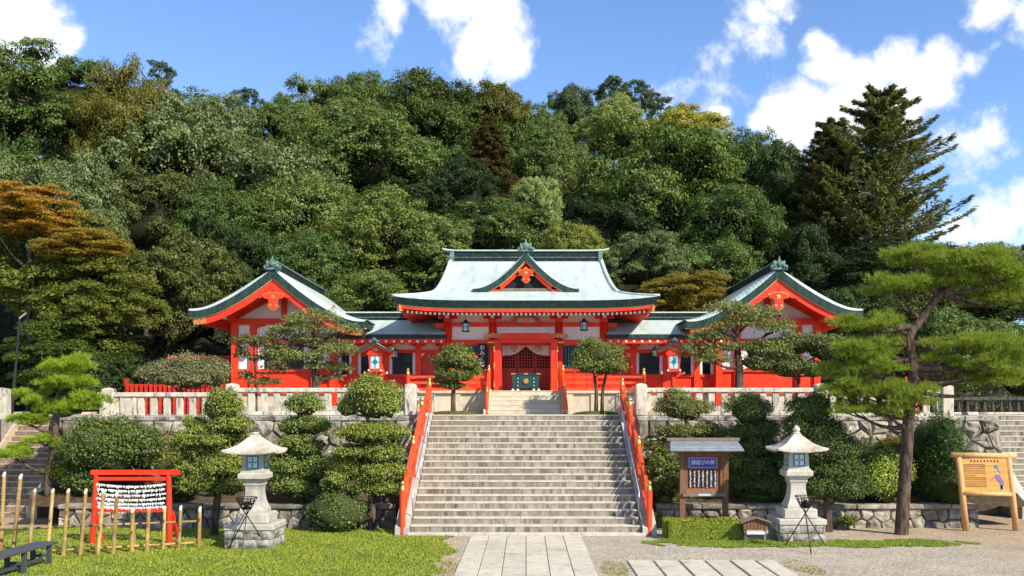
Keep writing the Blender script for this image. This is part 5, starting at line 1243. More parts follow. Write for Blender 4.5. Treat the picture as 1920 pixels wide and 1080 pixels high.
mat('figure_blue',(.03,.14,.34),(.06,.22,.42),scale=30,rough=.6); mat('figure_purple',(.16,.07,.22),(.25,.16,.30),scale=30,rough=.6); mat('figure_pale',(.62,.45,.32),rough=.6)
def blob(pts,m): MB().add([bp(u,v,.006) for u,v in pts],[tuple(range(len(pts)))]).build('painted_figure',m,ws)
blob([(.70,.22),(.74,.17),(.79,.20),(.80,.28),(.75,.30),(.71,.28)],'figure_blue'); blob([(.77,.29),(.79,.29),(.84,.45),(.82,.46)],'figure_blue')
blob([(.70,.52),(.76,.46),(.82,.50),(.84,.60),(.90,.72),(.86,.78),(.80,.74),(.74,.66)],'figure_purple'); blob([(.80,.75),(.88,.78),(.84,.92),(.79,.93)],'figure_blue')
blob([(.74,.42),(.79,.41),(.80,.47),(.75,.48)],'figure_pale'); blob([(.58,.66),(.60,.66),(.71,.54),(.70,.52)],'figure_purple'); blob([(.80,.80),(.85,.80),(.84,.96),(.82,.96)],'figure_pale')
# ================================================================== VEGETATION
def unit(v): return v/np.maximum(np.linalg.norm(v,axis=-1,keepdims=True),1e-9)
def leaf_quads(C, Nr, S, asp, rg, fold=.12, T=None):
    n = len(C); Nr = unit(Nr); t = unit(np.cross(Nr, rg.normal(size=(n,3)))) if T is None else unit(T - Nr*(T*Nr).sum(1,keepdims=True)); b = np.cross(Nr, t); S = S[:,None]
    V = np.empty((n,4,3)); V[:,0] = C - t*S*.5; V[:,2] = C + t*S*.5 ; V[:,1] = C + b*S*asp*.5 + Nr*S*fold - t*S*.06; V[:,3] = C - b*S*asp*.5 + Nr*S*fold - t*S*.06
    return V.reshape(-1,3)
def sph(rg, n, zlow=-1.0):
    z = rg.uniform(zlow,1,n); a = rg.uniform(0,2*np.pi,n); r = np.sqrt(np.maximum(0,1-z*z)); return np.stack([r*np.cos(a), r*np.sin(a), z],1)
def lump(D, k=1.0, ph=0.0):
    return 1 + .10*k*np.sin(5*D[:,0]+3*D[:,2]+ph) + .08*k*np.sin(7*D[:,1]-4*D[:,2]+2*ph) + .07*k*np.sin(11*D[:,2]+6*D[:,0]+ph*3)
def core_mesh(name, els, seed, m='core', k=.8):
    """dark filler inside the foliage, inner shade put into its colour: one lumpy closed body per clump"""
    rg = np.random.default_rng(seed); mb = MB(); nu, nv = 12, 7
    for c, r in els:
        o = len(mb.v); ph = rg.uniform(0,6)
        for j in range(nv+1):
            th = math.pi*j/nv
            for i in range(nu):
                a = 2*math.pi*i/nu; d = np.array([[math.sin(th)*math.cos(a), math.sin(th)*math.sin(a), math.cos(th)]]); q = k*lump(d,1.2,ph)[0]*(1+rg.uniform(-.06,.06)); mb.v.append((c[0]+d[0,0]*r[0]*q, c[1]+d[0,1]*r[1]*q, c[2]+d[0,2]*r[2]*q))
        mb.f += [(o+j*nu+i, o+j*nu+(i+1)%nu, o+(j+1)*nu+(i+1)%nu, o+(j+1)*nu+i) for j in range(nv) for i in range(nu)]
    return mesh_of(mb, name, m, smooth=True)
CORE_SHADE = (.022,.024,.012,1)  # near-black body colour stands in for the shade deep in the crowns
# ------------------------------------------------------------------ crown and trunk prototypes for the wooded hill (unit size)
def proto_broad(seed, n_lobe, n_sub, n_leaf, ls, spread=.60, lr=.40, flat=.85, low=-.45, subr=(.05,.15), fill=.22, outward=.45):
    rg = np.random.default_rng(seed); els = []; Cs = []; Ns = []
    i = np.arange(n_lobe)+.5; z = 1-(1-low)*i/n_lobe; a = np.pi*(1+5**.5)*i + rg.uniform(0,6); r = np.sqrt(np.maximum(0,1-z*z))
    D = unit(np.stack([r*np.cos(a), r*np.sin(a), z],1) + rg.normal(0,.22,(n_lobe,3)))
    RR = lr*rg.uniform(.45,1.35,n_lobe); wsum = (RR**2).sum()
    for d, R_ in zip(D, RR):
        c = d*(spread*rg.uniform(.8,1.18) + (lr-R_)*.6); ax = np.array([R_*rg.uniform(.9,1.25),R_*rg.uniform(.9,1.25),R_*flat]); els.append((c, ax)); nl = int(n_leaf*R_**2/wsum)
        nb = int(nl*fill); e = sph(rg, nb, -.9); Cs.append(c + e*(rg.uniform(.55,1.0,nb)*lump(e,1.6,rg.uniform(0,6)))[:,None]*ax); Ns.append(e + np.array([0,0,.4]) + rg.normal(0,.5,(nb,3)))
        ns2 = max(5,int(n_sub*(R_/lr)**1.5)); sd = unit(sph(rg, ns2) + d*outward + np.array([0,0,.25])); w = rg.uniform(*subr,ns2); per = np.maximum(10,(nl-nb)*w**2/(w**2).sum()).astype(int)
        for s_, sr, k in zip(sd, w, per):
            sc = c + s_*ax*rg.uniform(.85,1.12); e = sph(rg, k, -.8); rad = rg.uniform(.35,1.1,k)[:,None]
            Cs.append(sc + e*rad*np.array([sr*rg.uniform(.9,1.4),sr*rg.uniform(.9,1.4),sr*rg.uniform(.45,.75)])); Ns.append(e*.9 + s_*.4 + np.array([0,0,.45]) + rg.normal(0,.45,(k,3)))
    C = np.concatenate(Cs); Nn = np.concatenate(Ns); S = ls*rg.uniform(.6,1.4,len(C))
    C = C + .05*np.stack([np.sin(7*C[:,1]+4*C[:,2]+seed), np.sin(8*C[:,2]+5*C[:,0]), np.sin(9*C[:,0]-6*C[:,1])],1) + .02*np.stack([np.sin(23*C[:,1]+seed), np.sin(21*C[:,2]), np.sin(25*C[:,0])],1)
    els = [(c, r*.5) for c, r in els] + [(np.zeros(3), np.array([.55,.55,.5]))]
    return np_mesh('crown', leaf_quads(C,Nn,S,.55,rg), 4, 'leaf'), core_mesh('dark_core', els, seed, k=.9)
def proto_conifer(seed, levels=30, H_=1.0, width=.36, n_spray=15, ls=.030, up=.25, gap=.06, per=7, taper=.8):
    """tiered branches with flat sprays; z from 0 (lowest branch) to 1"""
    rg = np.random.default_rng(seed); Cs=[]; Ns=[]; Ts=[]; br = MB()
    for k in range(levels):
        z = gap + (1-gap)*(k/levels)**1.05; L_ = width*((1-z)**taper+.03)*rg.uniform(.75,1.2); nb = 7 if z < .85 else 5
        for b in range(nb):
            a = 2*np.pi*(b/nb) + k*2.4 + rg.uniform(-.3,.3); l = L_*rg.uniform(.55,1.2); dirv = np.array([np.cos(a),np.sin(a),0]); pts = []
            for q in range(5):
                t = q/4; pts.append(dirv*l*t + np.array([0,0,z + l*(up*t*t*1.5 - .10*t)]))
            br.tube([Vector(p) for p in pts],[.006*(1-.7*z)*(1-t*.8)+.001 for t in (0,.25,.5,.75,1)],4,False)
            side = np.cross(dirv,[0,0,1]); m = n_spray*per; t = rg.uniform(.10,1.03,m)**.85; sg = rg.uniform(-1,1,m); w = np.maximum(l*.40*(1.02-t)**.7, .016)
            zz = z + l*(up*t*t*1.5-.10*t) + rg.normal(.004,.007,m) - np.abs(sg)*w*.12
            Cs.append(dirv*(l*t - np.abs(sg)*w*.25)[:,None] + side*(sg*w)[:,None] + np.stack([0*t,0*t,zz],1)); Ns.append(np.tile([0,0,1.0],(m,1)) + rg.normal(0,.45,(m,3)))
            Ts.append(dirv + side*(sg*.8)[:,None] + np.array([0,0,up*.9]) + rg.normal(0,.25,(m,3)))
    C = np.concatenate(Cs); Nn = np.concatenate(Ns); S = ls*rg.uniform(.6,1.4,len(C))
    return np_mesh('crown', leaf_quads(C,Nn,S,.30,rg,.06,np.concatenate(Ts)), 4, 'needle'), mesh_of(br,'branches','bark_grey')
def proto_layers(seed, n_pad, n_leaf, ls):
    """maple: flat drifting layers"""
    rg = np.random.default_rng(seed); Cs=[]; Ns=[]; els=[]
    for k in range(n_pad):
        z = rg.uniform(-.9,.92); rr = math.sqrt(max(.05,1-z*z)); a = rg.uniform(0,6.28); d = rg.uniform(.35,1.0)*rr; c = np.array([d*math.cos(a)*.85, d*math.sin(a)*.85, z*.9]); R_ = rg.uniform(.12,.30); per = n_leaf//n_pad; e = sph(rg,per,-.5)
        rad = np.sqrt(rg.uniform(.05,1,per))[:,None]; p = c + e*rad*np.array([R_,R_,R_*.5]); p[:,2] -= .25*((p[:,0]-c[0])**2+(p[:,1]-c[1])**2)/R_*.5; Cs.append(p); Ns.append(np.tile([0,0,.5],(per,1)) + e*.9 + rg.normal(0,.5,(per,3)))
    C = np.concatenate(Cs); Nn = np.concatenate(Ns)
    return np_mesh('crown', leaf_quads(C,Nn,ls*rg.uniform(.6,1.3,len(C)),.7,rg), 4, 'leaf_maple'), None
def proto_trunk(seed, limbs=7):
    rg = random.Random(seed); mb = MB(); mb.tube([(0,0,-.05),(.0,0,.1),(.012,.01,.4),(-.01,0,.7),(.01,.02,1.0),(0,0,1.2)],[.034,.026,.021,.017,.012,.004],8)
    for k in range(limbs):
        z = rg.uniform(.5,1.0); a = rg.uniform(0,6.28); l = rg.uniform(.18,.34); mb.tube([(0,0,z),(math.cos(a)*l*.5,math.sin(a)*l*.5,z+l*.35),(math.cos(a)*l,math.sin(a)*l,z+l*.9)],[.011,.008,.003],6)
    return mesh_of(mb,'trunk','bark_grey',True)
BROAD = [proto_broad(s, nl, ns_, 50000, .037, spread=sp, lr=l) for s,nl,ns_,sp,l in ((1,16,24,.62,.38),(2,19,20,.64,.34),(3,13,28,.58,.43),(4,22,18,.66,.31))]
MID = [proto_broad(s, nl, 18, 36000, .046, spread=sp, lr=l, subr=(.07,.2)) for s,nl,sp,l in ((11,10,.58,.44),(12,13,.62,.40))]
LOOSE = [proto_broad(s, 16, 9, 10000, .065, spread=.70, lr=.22, low=-.8, subr=(.04,.16), fill=.15) for s in (21,22)]
LOOSE = [(a, None) for a, b in LOOSE]
OLIVE = [proto_broad(31, 26, 16, 60000, .029, spread=.68, lr=.30, flat=.6, low=-.85, subr=(.07,.17), fill=.5)]
FIR = [proto_conifer(41, 19, width=.52, n_spray=34, up=.24, per=9, ls=.030, taper=.62), proto_conifer(42, 17, width=.36, n_spray=24, up=.16, per=9, ls=.036, gap=.16, taper=.42), proto_conifer(43, 28, width=.34, n_spray=20, up=-.12, per=9, ls=.036)]
MAPLE = [proto_layers(51, 150, 46000, .042), proto_layers(52, 130, 44000, .044)]
TRUNKS = [proto_trunk(k) for k in (1,2,3)]
KINDS = {'b':BROAD,'m':MID,'l':LOOSE,'o':OLIVE,'f':FIR,'p':MAPLE}
def sm(t): t = max(0,min(1,t)); return t*t*(3-2*t)
def TERR(x, y):
    lat = 1 - .72*sm((x-10)/26); return 2.96 + 17.5*sm((y-40.5)/40)*lat + (.5*wob(x*.25,y*.25) if y > 42 else 0)*min(1,(y-42)/4 if y > 42 else 0)
mb = MB(); nx, ny = 80, 50; gx = [-130+260*i/nx for i in range(nx+1)]; gy = [39.0+1.6*j if j < 35 else 93.4+6*(j-34) for j in range(ny+1)]
mb.v = [(x,y,TERR(x,y)) for y in gy for x in gx]; mb.f = [(j*(nx+1)+i,j*(nx+1)+i+1,(j+1)*(nx+1)+i+1,(j+1)*(nx+1)+i) for j in range(ny) for i in range(nx)]
tag(mb.build('hill','forest_floor',smooth=True),'wooded hillside rising behind the shrine',kind='structure')
rg = np.random.default_rng(77); n = 40000; X = rg.uniform(-60,60,n); Y = 41.5 + 60*rg.uniform(0,1,n)**1.3
Z = np.array([TERR(a,b) for a,b in zip(X,Y)]); C = np.stack([X,Y,Z+rg.uniform(0,1,n)**1.5*(1.1+.9*np.sin(X*.9)*np.sin(Y*.7))],1)
o = bpy.data.objects.new('undergrowth', np_mesh('undergrowth', leaf_quads(C, rg.normal(0,.5,(n,3))+[0,-.4,.8], rg.uniform(.2,.45,n), .5, rg), 4, 'leaf')); COL.objects.link(o); o.color = (.03,.05,.014,1); tag(o,'dark undergrowth covering the hillside between the trees','undergrowth',kind='stuff')

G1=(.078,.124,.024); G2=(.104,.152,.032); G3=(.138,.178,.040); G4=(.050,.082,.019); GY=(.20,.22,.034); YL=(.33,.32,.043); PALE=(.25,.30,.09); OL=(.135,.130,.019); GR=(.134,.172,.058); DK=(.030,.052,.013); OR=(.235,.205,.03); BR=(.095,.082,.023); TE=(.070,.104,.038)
hill_n = [0]
def htree(name, kind, k, px, top, w, h, Y, colr, label, rz=None, trunk=True, cat='tree'):
    protos = KINDS[kind]; cm, tw = protos[k % len(protos)]; hill_n[0] += 1; q = hill_n[0]
    X = XA(px,Y); zt = ZA(top,Y); zb = ZA(top+h,Y); hw = w/2*Y/F*(1.08 if kind == 'b' else 1); base = TERR(X,Y); rz = (q*2.399)%6.28 if rz is None else rz
    g = thing(name, label, cat, (X,Y,base), group='trees on the wooded hill')
    def child(nm, me, loc, sc, c=None):
        ob = bpy.data.objects.new(nm, me); COL.objects.link(ob); ob.parent = g; ob.location = loc; ob.scale = sc; ob.rotation_euler = (0,0,rz)
        if c: ob.color = (*c[:3],1)
        return ob
    if kind == 'f':
        cr = child('crown', cm, (0,0,zb-base), (hw/FW[k%3],hw/FW[k%3],zt-zb), colr); tag(child('branches', tw, (0,0,zb-base), (hw/FW[k%3],hw/FW[k%3],zt-zb)),kind='stuff')
        mbx = MB().tube([(0,0,-.3),(0,0,(zb-base)*.5),(0,0,zb-base),(0,0,(zt-base)*.98)],[.045*hw+.16,.04*hw+.12,.03*hw+.1,.02],10); t = bpy.data.objects.new('trunk', mesh_of(mbx,'trunk','bark_grey',True)); COL.objects.link(t); t.parent = g
    else:
        hz = (zt-zb)/2; cz = (zt+zb)/2 - base; cr = child('crown', cm, (0,0,cz), (hw,hw,hz), colr)
        if tw is not None: child('dark_core', tw, (0,0,cz), (hw,hw,hz), CORE_SHADE)
        if trunk: s = max(cz,.8); child('trunk', TRUNKS[q%3], (0,0,-.2), (s*.55+hw*.4,s*.55+hw*.4,s*.9))
    return g
FW = [.52*1.03,.34*1.03,.34*1.03]
T = 'broadleaf_tree'
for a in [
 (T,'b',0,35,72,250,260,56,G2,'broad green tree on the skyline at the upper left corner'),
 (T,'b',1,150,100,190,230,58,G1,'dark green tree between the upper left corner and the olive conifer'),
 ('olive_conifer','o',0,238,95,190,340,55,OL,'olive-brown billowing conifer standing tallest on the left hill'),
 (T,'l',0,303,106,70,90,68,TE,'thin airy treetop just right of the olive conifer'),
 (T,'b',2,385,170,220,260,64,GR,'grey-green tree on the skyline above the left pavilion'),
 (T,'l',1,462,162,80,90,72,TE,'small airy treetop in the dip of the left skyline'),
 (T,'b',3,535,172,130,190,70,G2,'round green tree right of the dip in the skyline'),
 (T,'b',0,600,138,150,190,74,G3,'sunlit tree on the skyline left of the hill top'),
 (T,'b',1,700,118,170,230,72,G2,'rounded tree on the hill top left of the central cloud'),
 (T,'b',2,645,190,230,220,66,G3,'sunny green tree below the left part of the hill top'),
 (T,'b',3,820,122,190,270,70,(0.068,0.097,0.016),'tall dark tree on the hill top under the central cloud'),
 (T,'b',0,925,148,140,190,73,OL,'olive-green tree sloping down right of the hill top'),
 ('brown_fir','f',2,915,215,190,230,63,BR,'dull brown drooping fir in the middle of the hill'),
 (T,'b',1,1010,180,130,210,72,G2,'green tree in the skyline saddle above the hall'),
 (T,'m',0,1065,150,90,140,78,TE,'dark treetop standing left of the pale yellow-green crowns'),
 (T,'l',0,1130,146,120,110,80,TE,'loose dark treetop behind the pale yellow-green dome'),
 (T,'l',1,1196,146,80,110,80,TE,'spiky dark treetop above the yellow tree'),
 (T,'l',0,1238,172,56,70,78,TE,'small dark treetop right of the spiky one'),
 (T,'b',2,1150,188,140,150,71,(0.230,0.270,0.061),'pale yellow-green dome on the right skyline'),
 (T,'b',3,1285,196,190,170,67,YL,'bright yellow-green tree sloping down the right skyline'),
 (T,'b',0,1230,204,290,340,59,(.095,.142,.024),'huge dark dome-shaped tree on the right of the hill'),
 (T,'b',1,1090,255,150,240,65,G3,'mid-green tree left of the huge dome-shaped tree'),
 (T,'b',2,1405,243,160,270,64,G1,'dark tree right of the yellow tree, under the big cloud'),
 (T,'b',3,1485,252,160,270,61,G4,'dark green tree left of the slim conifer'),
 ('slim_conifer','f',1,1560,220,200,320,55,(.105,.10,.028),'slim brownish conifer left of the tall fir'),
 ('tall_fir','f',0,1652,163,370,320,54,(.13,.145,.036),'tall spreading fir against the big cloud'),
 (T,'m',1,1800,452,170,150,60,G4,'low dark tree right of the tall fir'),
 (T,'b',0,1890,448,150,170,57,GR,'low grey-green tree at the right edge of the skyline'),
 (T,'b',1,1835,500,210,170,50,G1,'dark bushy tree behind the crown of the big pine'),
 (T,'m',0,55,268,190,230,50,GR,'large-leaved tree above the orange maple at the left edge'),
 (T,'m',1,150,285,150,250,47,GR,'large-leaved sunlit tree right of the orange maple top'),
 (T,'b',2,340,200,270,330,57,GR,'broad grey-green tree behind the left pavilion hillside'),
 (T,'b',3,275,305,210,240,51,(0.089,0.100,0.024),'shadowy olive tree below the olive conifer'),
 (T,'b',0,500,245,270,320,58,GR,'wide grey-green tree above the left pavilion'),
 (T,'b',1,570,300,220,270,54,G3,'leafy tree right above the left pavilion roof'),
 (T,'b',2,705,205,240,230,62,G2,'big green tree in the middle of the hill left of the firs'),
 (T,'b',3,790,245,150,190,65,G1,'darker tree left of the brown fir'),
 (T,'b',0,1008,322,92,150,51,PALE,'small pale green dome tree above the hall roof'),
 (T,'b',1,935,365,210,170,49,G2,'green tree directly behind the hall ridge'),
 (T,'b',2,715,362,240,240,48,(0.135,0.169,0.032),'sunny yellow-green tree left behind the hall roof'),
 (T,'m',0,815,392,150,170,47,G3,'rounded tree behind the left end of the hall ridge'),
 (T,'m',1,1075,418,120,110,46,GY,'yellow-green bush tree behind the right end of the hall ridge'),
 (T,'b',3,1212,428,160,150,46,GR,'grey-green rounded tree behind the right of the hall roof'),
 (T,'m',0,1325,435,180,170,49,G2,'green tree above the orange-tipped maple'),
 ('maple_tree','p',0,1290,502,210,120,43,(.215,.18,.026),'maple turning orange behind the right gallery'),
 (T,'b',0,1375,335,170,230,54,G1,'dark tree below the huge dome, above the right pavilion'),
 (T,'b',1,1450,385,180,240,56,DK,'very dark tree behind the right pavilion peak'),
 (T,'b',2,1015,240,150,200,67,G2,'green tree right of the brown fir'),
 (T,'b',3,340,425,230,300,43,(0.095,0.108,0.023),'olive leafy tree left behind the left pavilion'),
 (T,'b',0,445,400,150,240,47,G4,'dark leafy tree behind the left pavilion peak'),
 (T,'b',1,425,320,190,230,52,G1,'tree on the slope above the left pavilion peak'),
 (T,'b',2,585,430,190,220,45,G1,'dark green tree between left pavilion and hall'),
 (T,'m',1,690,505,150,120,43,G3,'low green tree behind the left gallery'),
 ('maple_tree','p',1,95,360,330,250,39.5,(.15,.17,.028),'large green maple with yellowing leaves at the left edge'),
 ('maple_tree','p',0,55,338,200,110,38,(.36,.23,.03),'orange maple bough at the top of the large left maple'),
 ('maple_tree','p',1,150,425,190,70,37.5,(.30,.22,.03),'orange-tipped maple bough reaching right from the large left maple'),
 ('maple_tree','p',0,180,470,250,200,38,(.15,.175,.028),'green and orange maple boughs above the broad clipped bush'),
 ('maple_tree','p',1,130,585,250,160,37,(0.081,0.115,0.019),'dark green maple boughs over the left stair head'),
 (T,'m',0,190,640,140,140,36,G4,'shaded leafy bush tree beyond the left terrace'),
 (T,'m',1,40,610,220,180,44,DK,'black-green tree behind the lamp post'),
 (T,'b',3,1510,410,170,240,52,DK,'very dark tree between right pavilion and slim conifer'),
 (T,'b',0,1590,520,150,200,44,G4,'dark tree right behind the right pavilion'),
 (T,'b',1,1700,500,190,250,43,(0.068,0.089,0.018),'dark green tree behind the pine trunk'),
 (T,'m',0,1810,560,200,210,40,G2,'leafy tree behind the lower boughs of the big pine'),
 (T,'m',1,1915,590,170,200,38,G3,'bright bush tree at the right edge above the dark balustrade'),
 (T,'b',2,870,300,150,170,58,DK,'shaded tree left of the brown fir above the hall'),
 (T,'b',3,760,330,170,160,56,DK,'shaded tree on the slope left above the hall'),
 (T,'b',0,1130,360,190,190,55,DK,'black-green tree below the huge dome, above the hall'),
 (T,'b',1,-60,200,260,300,52,G1,'green tree cut by the left picture edge'),
 (T,'b',2,640,560,120,100,42,G4,'dark low tree behind the left gallery roof'),
 (T,'b',3,90,215,280,330,68,G4,'shaded tree filling the gap left of the olive conifer'),
 (T,'b',0,455,215,200,280,70,G4,'shaded tree below the dip in the left skyline'),
 (T,'b',1,870,230,220,260,72,G4,'shaded tree behind the brown fir'),
 (T,'b',2,1640,455,210,150,50,DK,'very dark tree at the foot of the tall fir'),
 (T,'m',0,1740,455,160,170,52,G4,'dark tree between the tall fir and the big pine crown'),
]: htree(*a)

# ------------------------------------------------------------------ garden trees and shrubs, seen close
def ell_area(r): p=1.6; a,b,c=r; return 4*math.pi*(((a*b)**p+(a*c)**p+(b*c)**p)/3)**(1/p)
def pads_leaves(pads, ls, lai, seed, asp=.55, low=-.6, shell=(.62,1.16), lumpk=1.5, up=.55, clumps=True):
    rg = np.random.default_rng(seed); Cs=[]; Ns=[]; sub=[]
    for c, r in pads:      # uneven clumps break up the outline of each clipped pad
        c = np.array(c); r = np.array(r); sub.append((c, r*.84))
        if clumps:
            for d in sph(rg, int(7+5*r[0]), -.35):
                k = rg.uniform(.22,.5); sub.append((c + d*r*rg.uniform(.5,.84), np.array([r[0]*k, r[1]*k, max(r[2]*k*1.2, .05)])))
    for c, r in sub:
        n = int(.48*lai*ell_area(r)/(ls*ls*asp*.5)); e = sph(rg, n, low); ph = rg.uniform(0,6); q = (rg.uniform(*shell,n)*lump(e,lumpk,ph))[:,None]
        # small twigs of leaves, so that the surface breaks into tufts
        nt = max(6,n//22); tc = sph(rg, nt, low); idx = rg.integers(0,nt,n); e2 = unit(tc[idx]*2.2 + e*.75 + rg.normal(0,.10,(n,3))); mixk = rg.random(n)[:,None] < .7; e = np.where(mixk, e2, e)
        Cs.append(np.array(c) + e*q*np.array(r)); Ns.append(e/np.array(r)*min(r) + np.array([0,0,up]) + rg.normal(0,.6,(n,3)))
    C = np.concatenate(Cs); Nn = np.concatenate(Ns); return leaf_quads(C,Nn,ls*rg.uniform(.6,1.35,len(C)),asp,rg)
def pads_needles(pads, ln, dens, seed, width=.010, per=11):
    rg = np.random.default_rng(seed); out=[]; sub=[]
    for c, r in pads:      # each pad is a cloud of smaller tufts
        c = np.array(c); r = np.array(r); sub.append((c - [0,0,r[2]*.2], r*.6))
        for d in sph(rg, int(8+8*r[0]), -.3):
            k = rg.uniform(.18,.40); sub.append((c + d*r*rg.uniform(.55,.85), np.array([r[0]*k, r[1]*k, r[2]*k*1.25])))
    for c, r in sub:
        n = int(dens*.42*ell_area(r)); e = sph(rg,n,-.25); ph = rg.uniform(0,6); base = np.array(c)+e*(rg.uniform(.45,1.0,n)*lump(e,1.6,ph))[:,None]*np.array(r)
        d0 = unit(e*np.array([.7,.7,.5]) + np.array([0,0,.75]) + rg.normal(0,.25,(n,3)))
        B = np.repeat(base,per,0); d = unit(np.repeat(d0,per,0) + rg.normal(0,.42,(n*per,3))); L_ = ln*rg.uniform(.6,1.2,n*per)[:,None]; s = unit(np.cross(d,rg.normal(size=d.shape)))*width*.5
        V = np.empty((n*per,3,3)); V[:,0]=B-s; V[:,1]=B+s; V[:,2]=B+d*L_; out.append(V.reshape(-1,3))
    return np.concatenate(out)
def catmull(pts, sub=5):
    P_ = [Vector(p) for p in pts]; out=[]
    for i in range(len(P_)-1):
        p0,p1,p2,p3 = P_[max(i-1,0)],P_[i],P_[i+1],P_[min(i+2,len(P_)-1)]
        for k in range(sub):
            t=k/sub; out.append(.5*((2*p1)+(p2-p0)*t+(2*p0-5*p1+4*p2-p3)*t*t+(3*p1-p0-3*p2+p3)*t**3))
    return out+[P_[-1]]
def gtree(name, label, cat, Y, trunk, pads, colr, ls=.075, lai=1.7, r0=.10, seed=1, kind='leaf', extra=(), depth=.8, ground=0.0, limbs=True, group=None, core=True, bark='bark', rtop=.35, ln=.15, dens=260, low=-.55, corek=.72, dyk=.35, fat=1.0):
    rgp = random.Random(seed); tp = [P(x,y,Y) for x,y in trunk]; tp[0].z = ground - .08
    g = thing(name, label, cat, (tp[0].x, Y, ground), group=group)
    cp = catmull(tp); n = len(cp); mb = MB().tube(cp,[r0*(1.25 if i == 0 else 1)*(1-(1-rtop)*i/(n-1)) for i in range(n)],12)
    els=[]
    for q in pads:
        px_,py_,rx,ry = q[:4]; rX = rx*Y/F; rZ = ry*fat*Y/F; rY = max(rX*depth, rZ*.9); dy = q[4] if len(q) > 4 else rgp.uniform(-1,1)*dyk*r_mean(pads,Y); c = P(px_,py_,Y); c.y += dy; c.z = ZA(py_,Y); els.append((tuple(c),(rX,rY,rZ)))
        if limbs:
            j = min(range(n), key=lambda i: (cp[i]-Vector((c.x,Y,c.z-rX*.45))).length); s = cp[j]; e = Vector((c.x,c.y,c.z-rZ*.25))
            if (e-s).length > .12:
                m = s.lerp(e,.5)+Vector((0,0,-.10*(e-s).length)); rr0 = r0*.42; mb.tube(catmull([s,m,e],4),[rr0*(1-.75*k/8) for k in range(9)],7)
                for z_ in range(3): a = rgp.uniform(0,6.28); mb.tube([m.lerp(e,.5),e+Vector((math.cos(a)*rX*.55,math.sin(a)*rY*.55,rZ*.2))],[rr0*.35,rr0*.12],5)
    for (pts, ra, rb) in extra:
        q = catmull([P(x,y,Y+dy_) for x,y,dy_ in pts]); mb.tube(q,[ra+(rb-ra)*i/(len(q)-1) for i in range(len(q))],10)
    mb.build('trunk', bark, g, smooth=True); o = ORI[g.name]
    V = pads_needles(els, ln, dens, seed) if kind == 'needle' else pads_leaves(els, ls, lai, seed, low=low)
    me = np_mesh('crown', V - np.array(o), 3 if kind == 'needle' else 4, kind); cr = bpy.data.objects.new('crown', me); COL.objects.link(cr); cr.parent = g; cr.color = (*colr,1)
    if core:
        me = core_mesh('dark_core', [((c[0]-o[0],c[1]-o[1],c[2]-o[2]), r) for c,r in els], seed, k=corek); t = bpy.data.objects.new('dark_core', me); COL.objects.link(t); t.parent = g; t.color = (*[v*.55 for v in colr],1) if kind == 'needle' else (.05,.06,.022,1)  # closed dark body fills the gaps; its colour imitates inner shade
    return g
def r_mean(pads,Y): return sum(q[2] for q in pads)/len(pads)*Y/F
CG=(.225,.26,.05); CG2=(.19,.24,.052)
# left garden
gtree('garden_pine','small cloud-pruned pine with bright tufts behind the bamboo fence','pine tree',26.3,[(105,980),(97,935),(89,905),(100,858),(104,800),(107,750),(128,705)],
      [(130,690,48,24),(118,722,62,18),(66,752,40,18),(150,760,52,24),(105,770,40,16),(55,792,45,12),(32,852,45,17),(78,828,34,13),(148,842,46,26),(110,890,38,17),(165,868,25,14)],(.26,.36,.025),kind='needle',r0=.17,seed=3,ln=.14,dens=330,core=False,fat=1.2,group=None)
gtree('pruned_tree','cloud-pruned tree with tiered pads left of the stone lantern on the lawn','pruned tree',23.5,[(400,1008),(404,960),(412,905),(415,850),(418,780)],
      [(418,764,38,25),(430,797,45,13),(367,797,26,12),(383,823,50,18),(438,820,38,13),(360,843,32,18),(423,846,45,14),(420,875,52,18),(358,880,40,22),(450,873,28,14),(417,913,58,13),(354,913,24,13),(388,897,30,12)],CG,ls=.056,r0=.12,seed=4,fat=1.46)
gtree('pruned_tree','slim cloud-pruned tree right of the stone lantern on the lawn','pruned tree',25.6,[(565,990),(566,930),(566,860),(572,780)],
      [(570,760,38,18),(570,800,46,15),(540,803,24,11),(573,837,46,13),(548,832,26,11),(553,867,50,22),(530,888,32,24),(590,880,32,20),(547,910,46,18),(577,920,32,13)],CG2,ls=.058,r0=.10,seed=5,fat=1.46)
gtree('pruned_tree','tall cloud-pruned tree with domed top left of the main stairs','pruned tree',24.6,[(697,1000),(697,940),(693,880),(690,800),(690,760)],
      [(693,752,56,28),(688,730,36,16),(725,765,28,16),(655,765,25,14),(693,813,66,15),(735,815,28,14),(672,847,44,12),(724,850,42,15),(650,877,46,24),(707,887,52,19),(738,892,26,12),(633,902,26,14),(713,917,46,14)],CG,ls=.056,r0=.11,seed=6,fat=1.46)
def shrub(label, px, py, rx, ry, Y, colr, seed, ls=.06, lai=1.7, kind='leaf', more=(), ground=0.0, cat='shrub', name='round_shrub', corek=.86, low=-.75):
    z0 = ground; g = gtree(name,label,cat,Y,[(px,py+ry*.6),(px,py)],[(px,py,rx*1.12,ry*1.12,0.0)]+[tuple(m) for m in more],colr,ls=ls,lai=lai,r0=.06,seed=seed,kind=kind,ground=z0,limbs=False,corek=corek,low=low,depth=.95)
    return g
shrub('round glossy shrub at the foot of the tall cloud-pruned tree',633,962,48,38,24.4,(.11,.16,.03),7,kind='leaf_gloss')
shrub('big rounded shrub behind the red paper rack',212,838,84,50,26.6,(.115,.155,.03),8,kind='leaf_gloss',ls=.075,more=[(160,850,45,40,.1),(265,845,38,38,.1),(170,900,50,35,-.1)],ground=.5)
shrub('small yellow-green shrub right of the red paper rack',325,877,30,22,25.7,(.21,.23,.03),9,ls=.05,ground=.5)
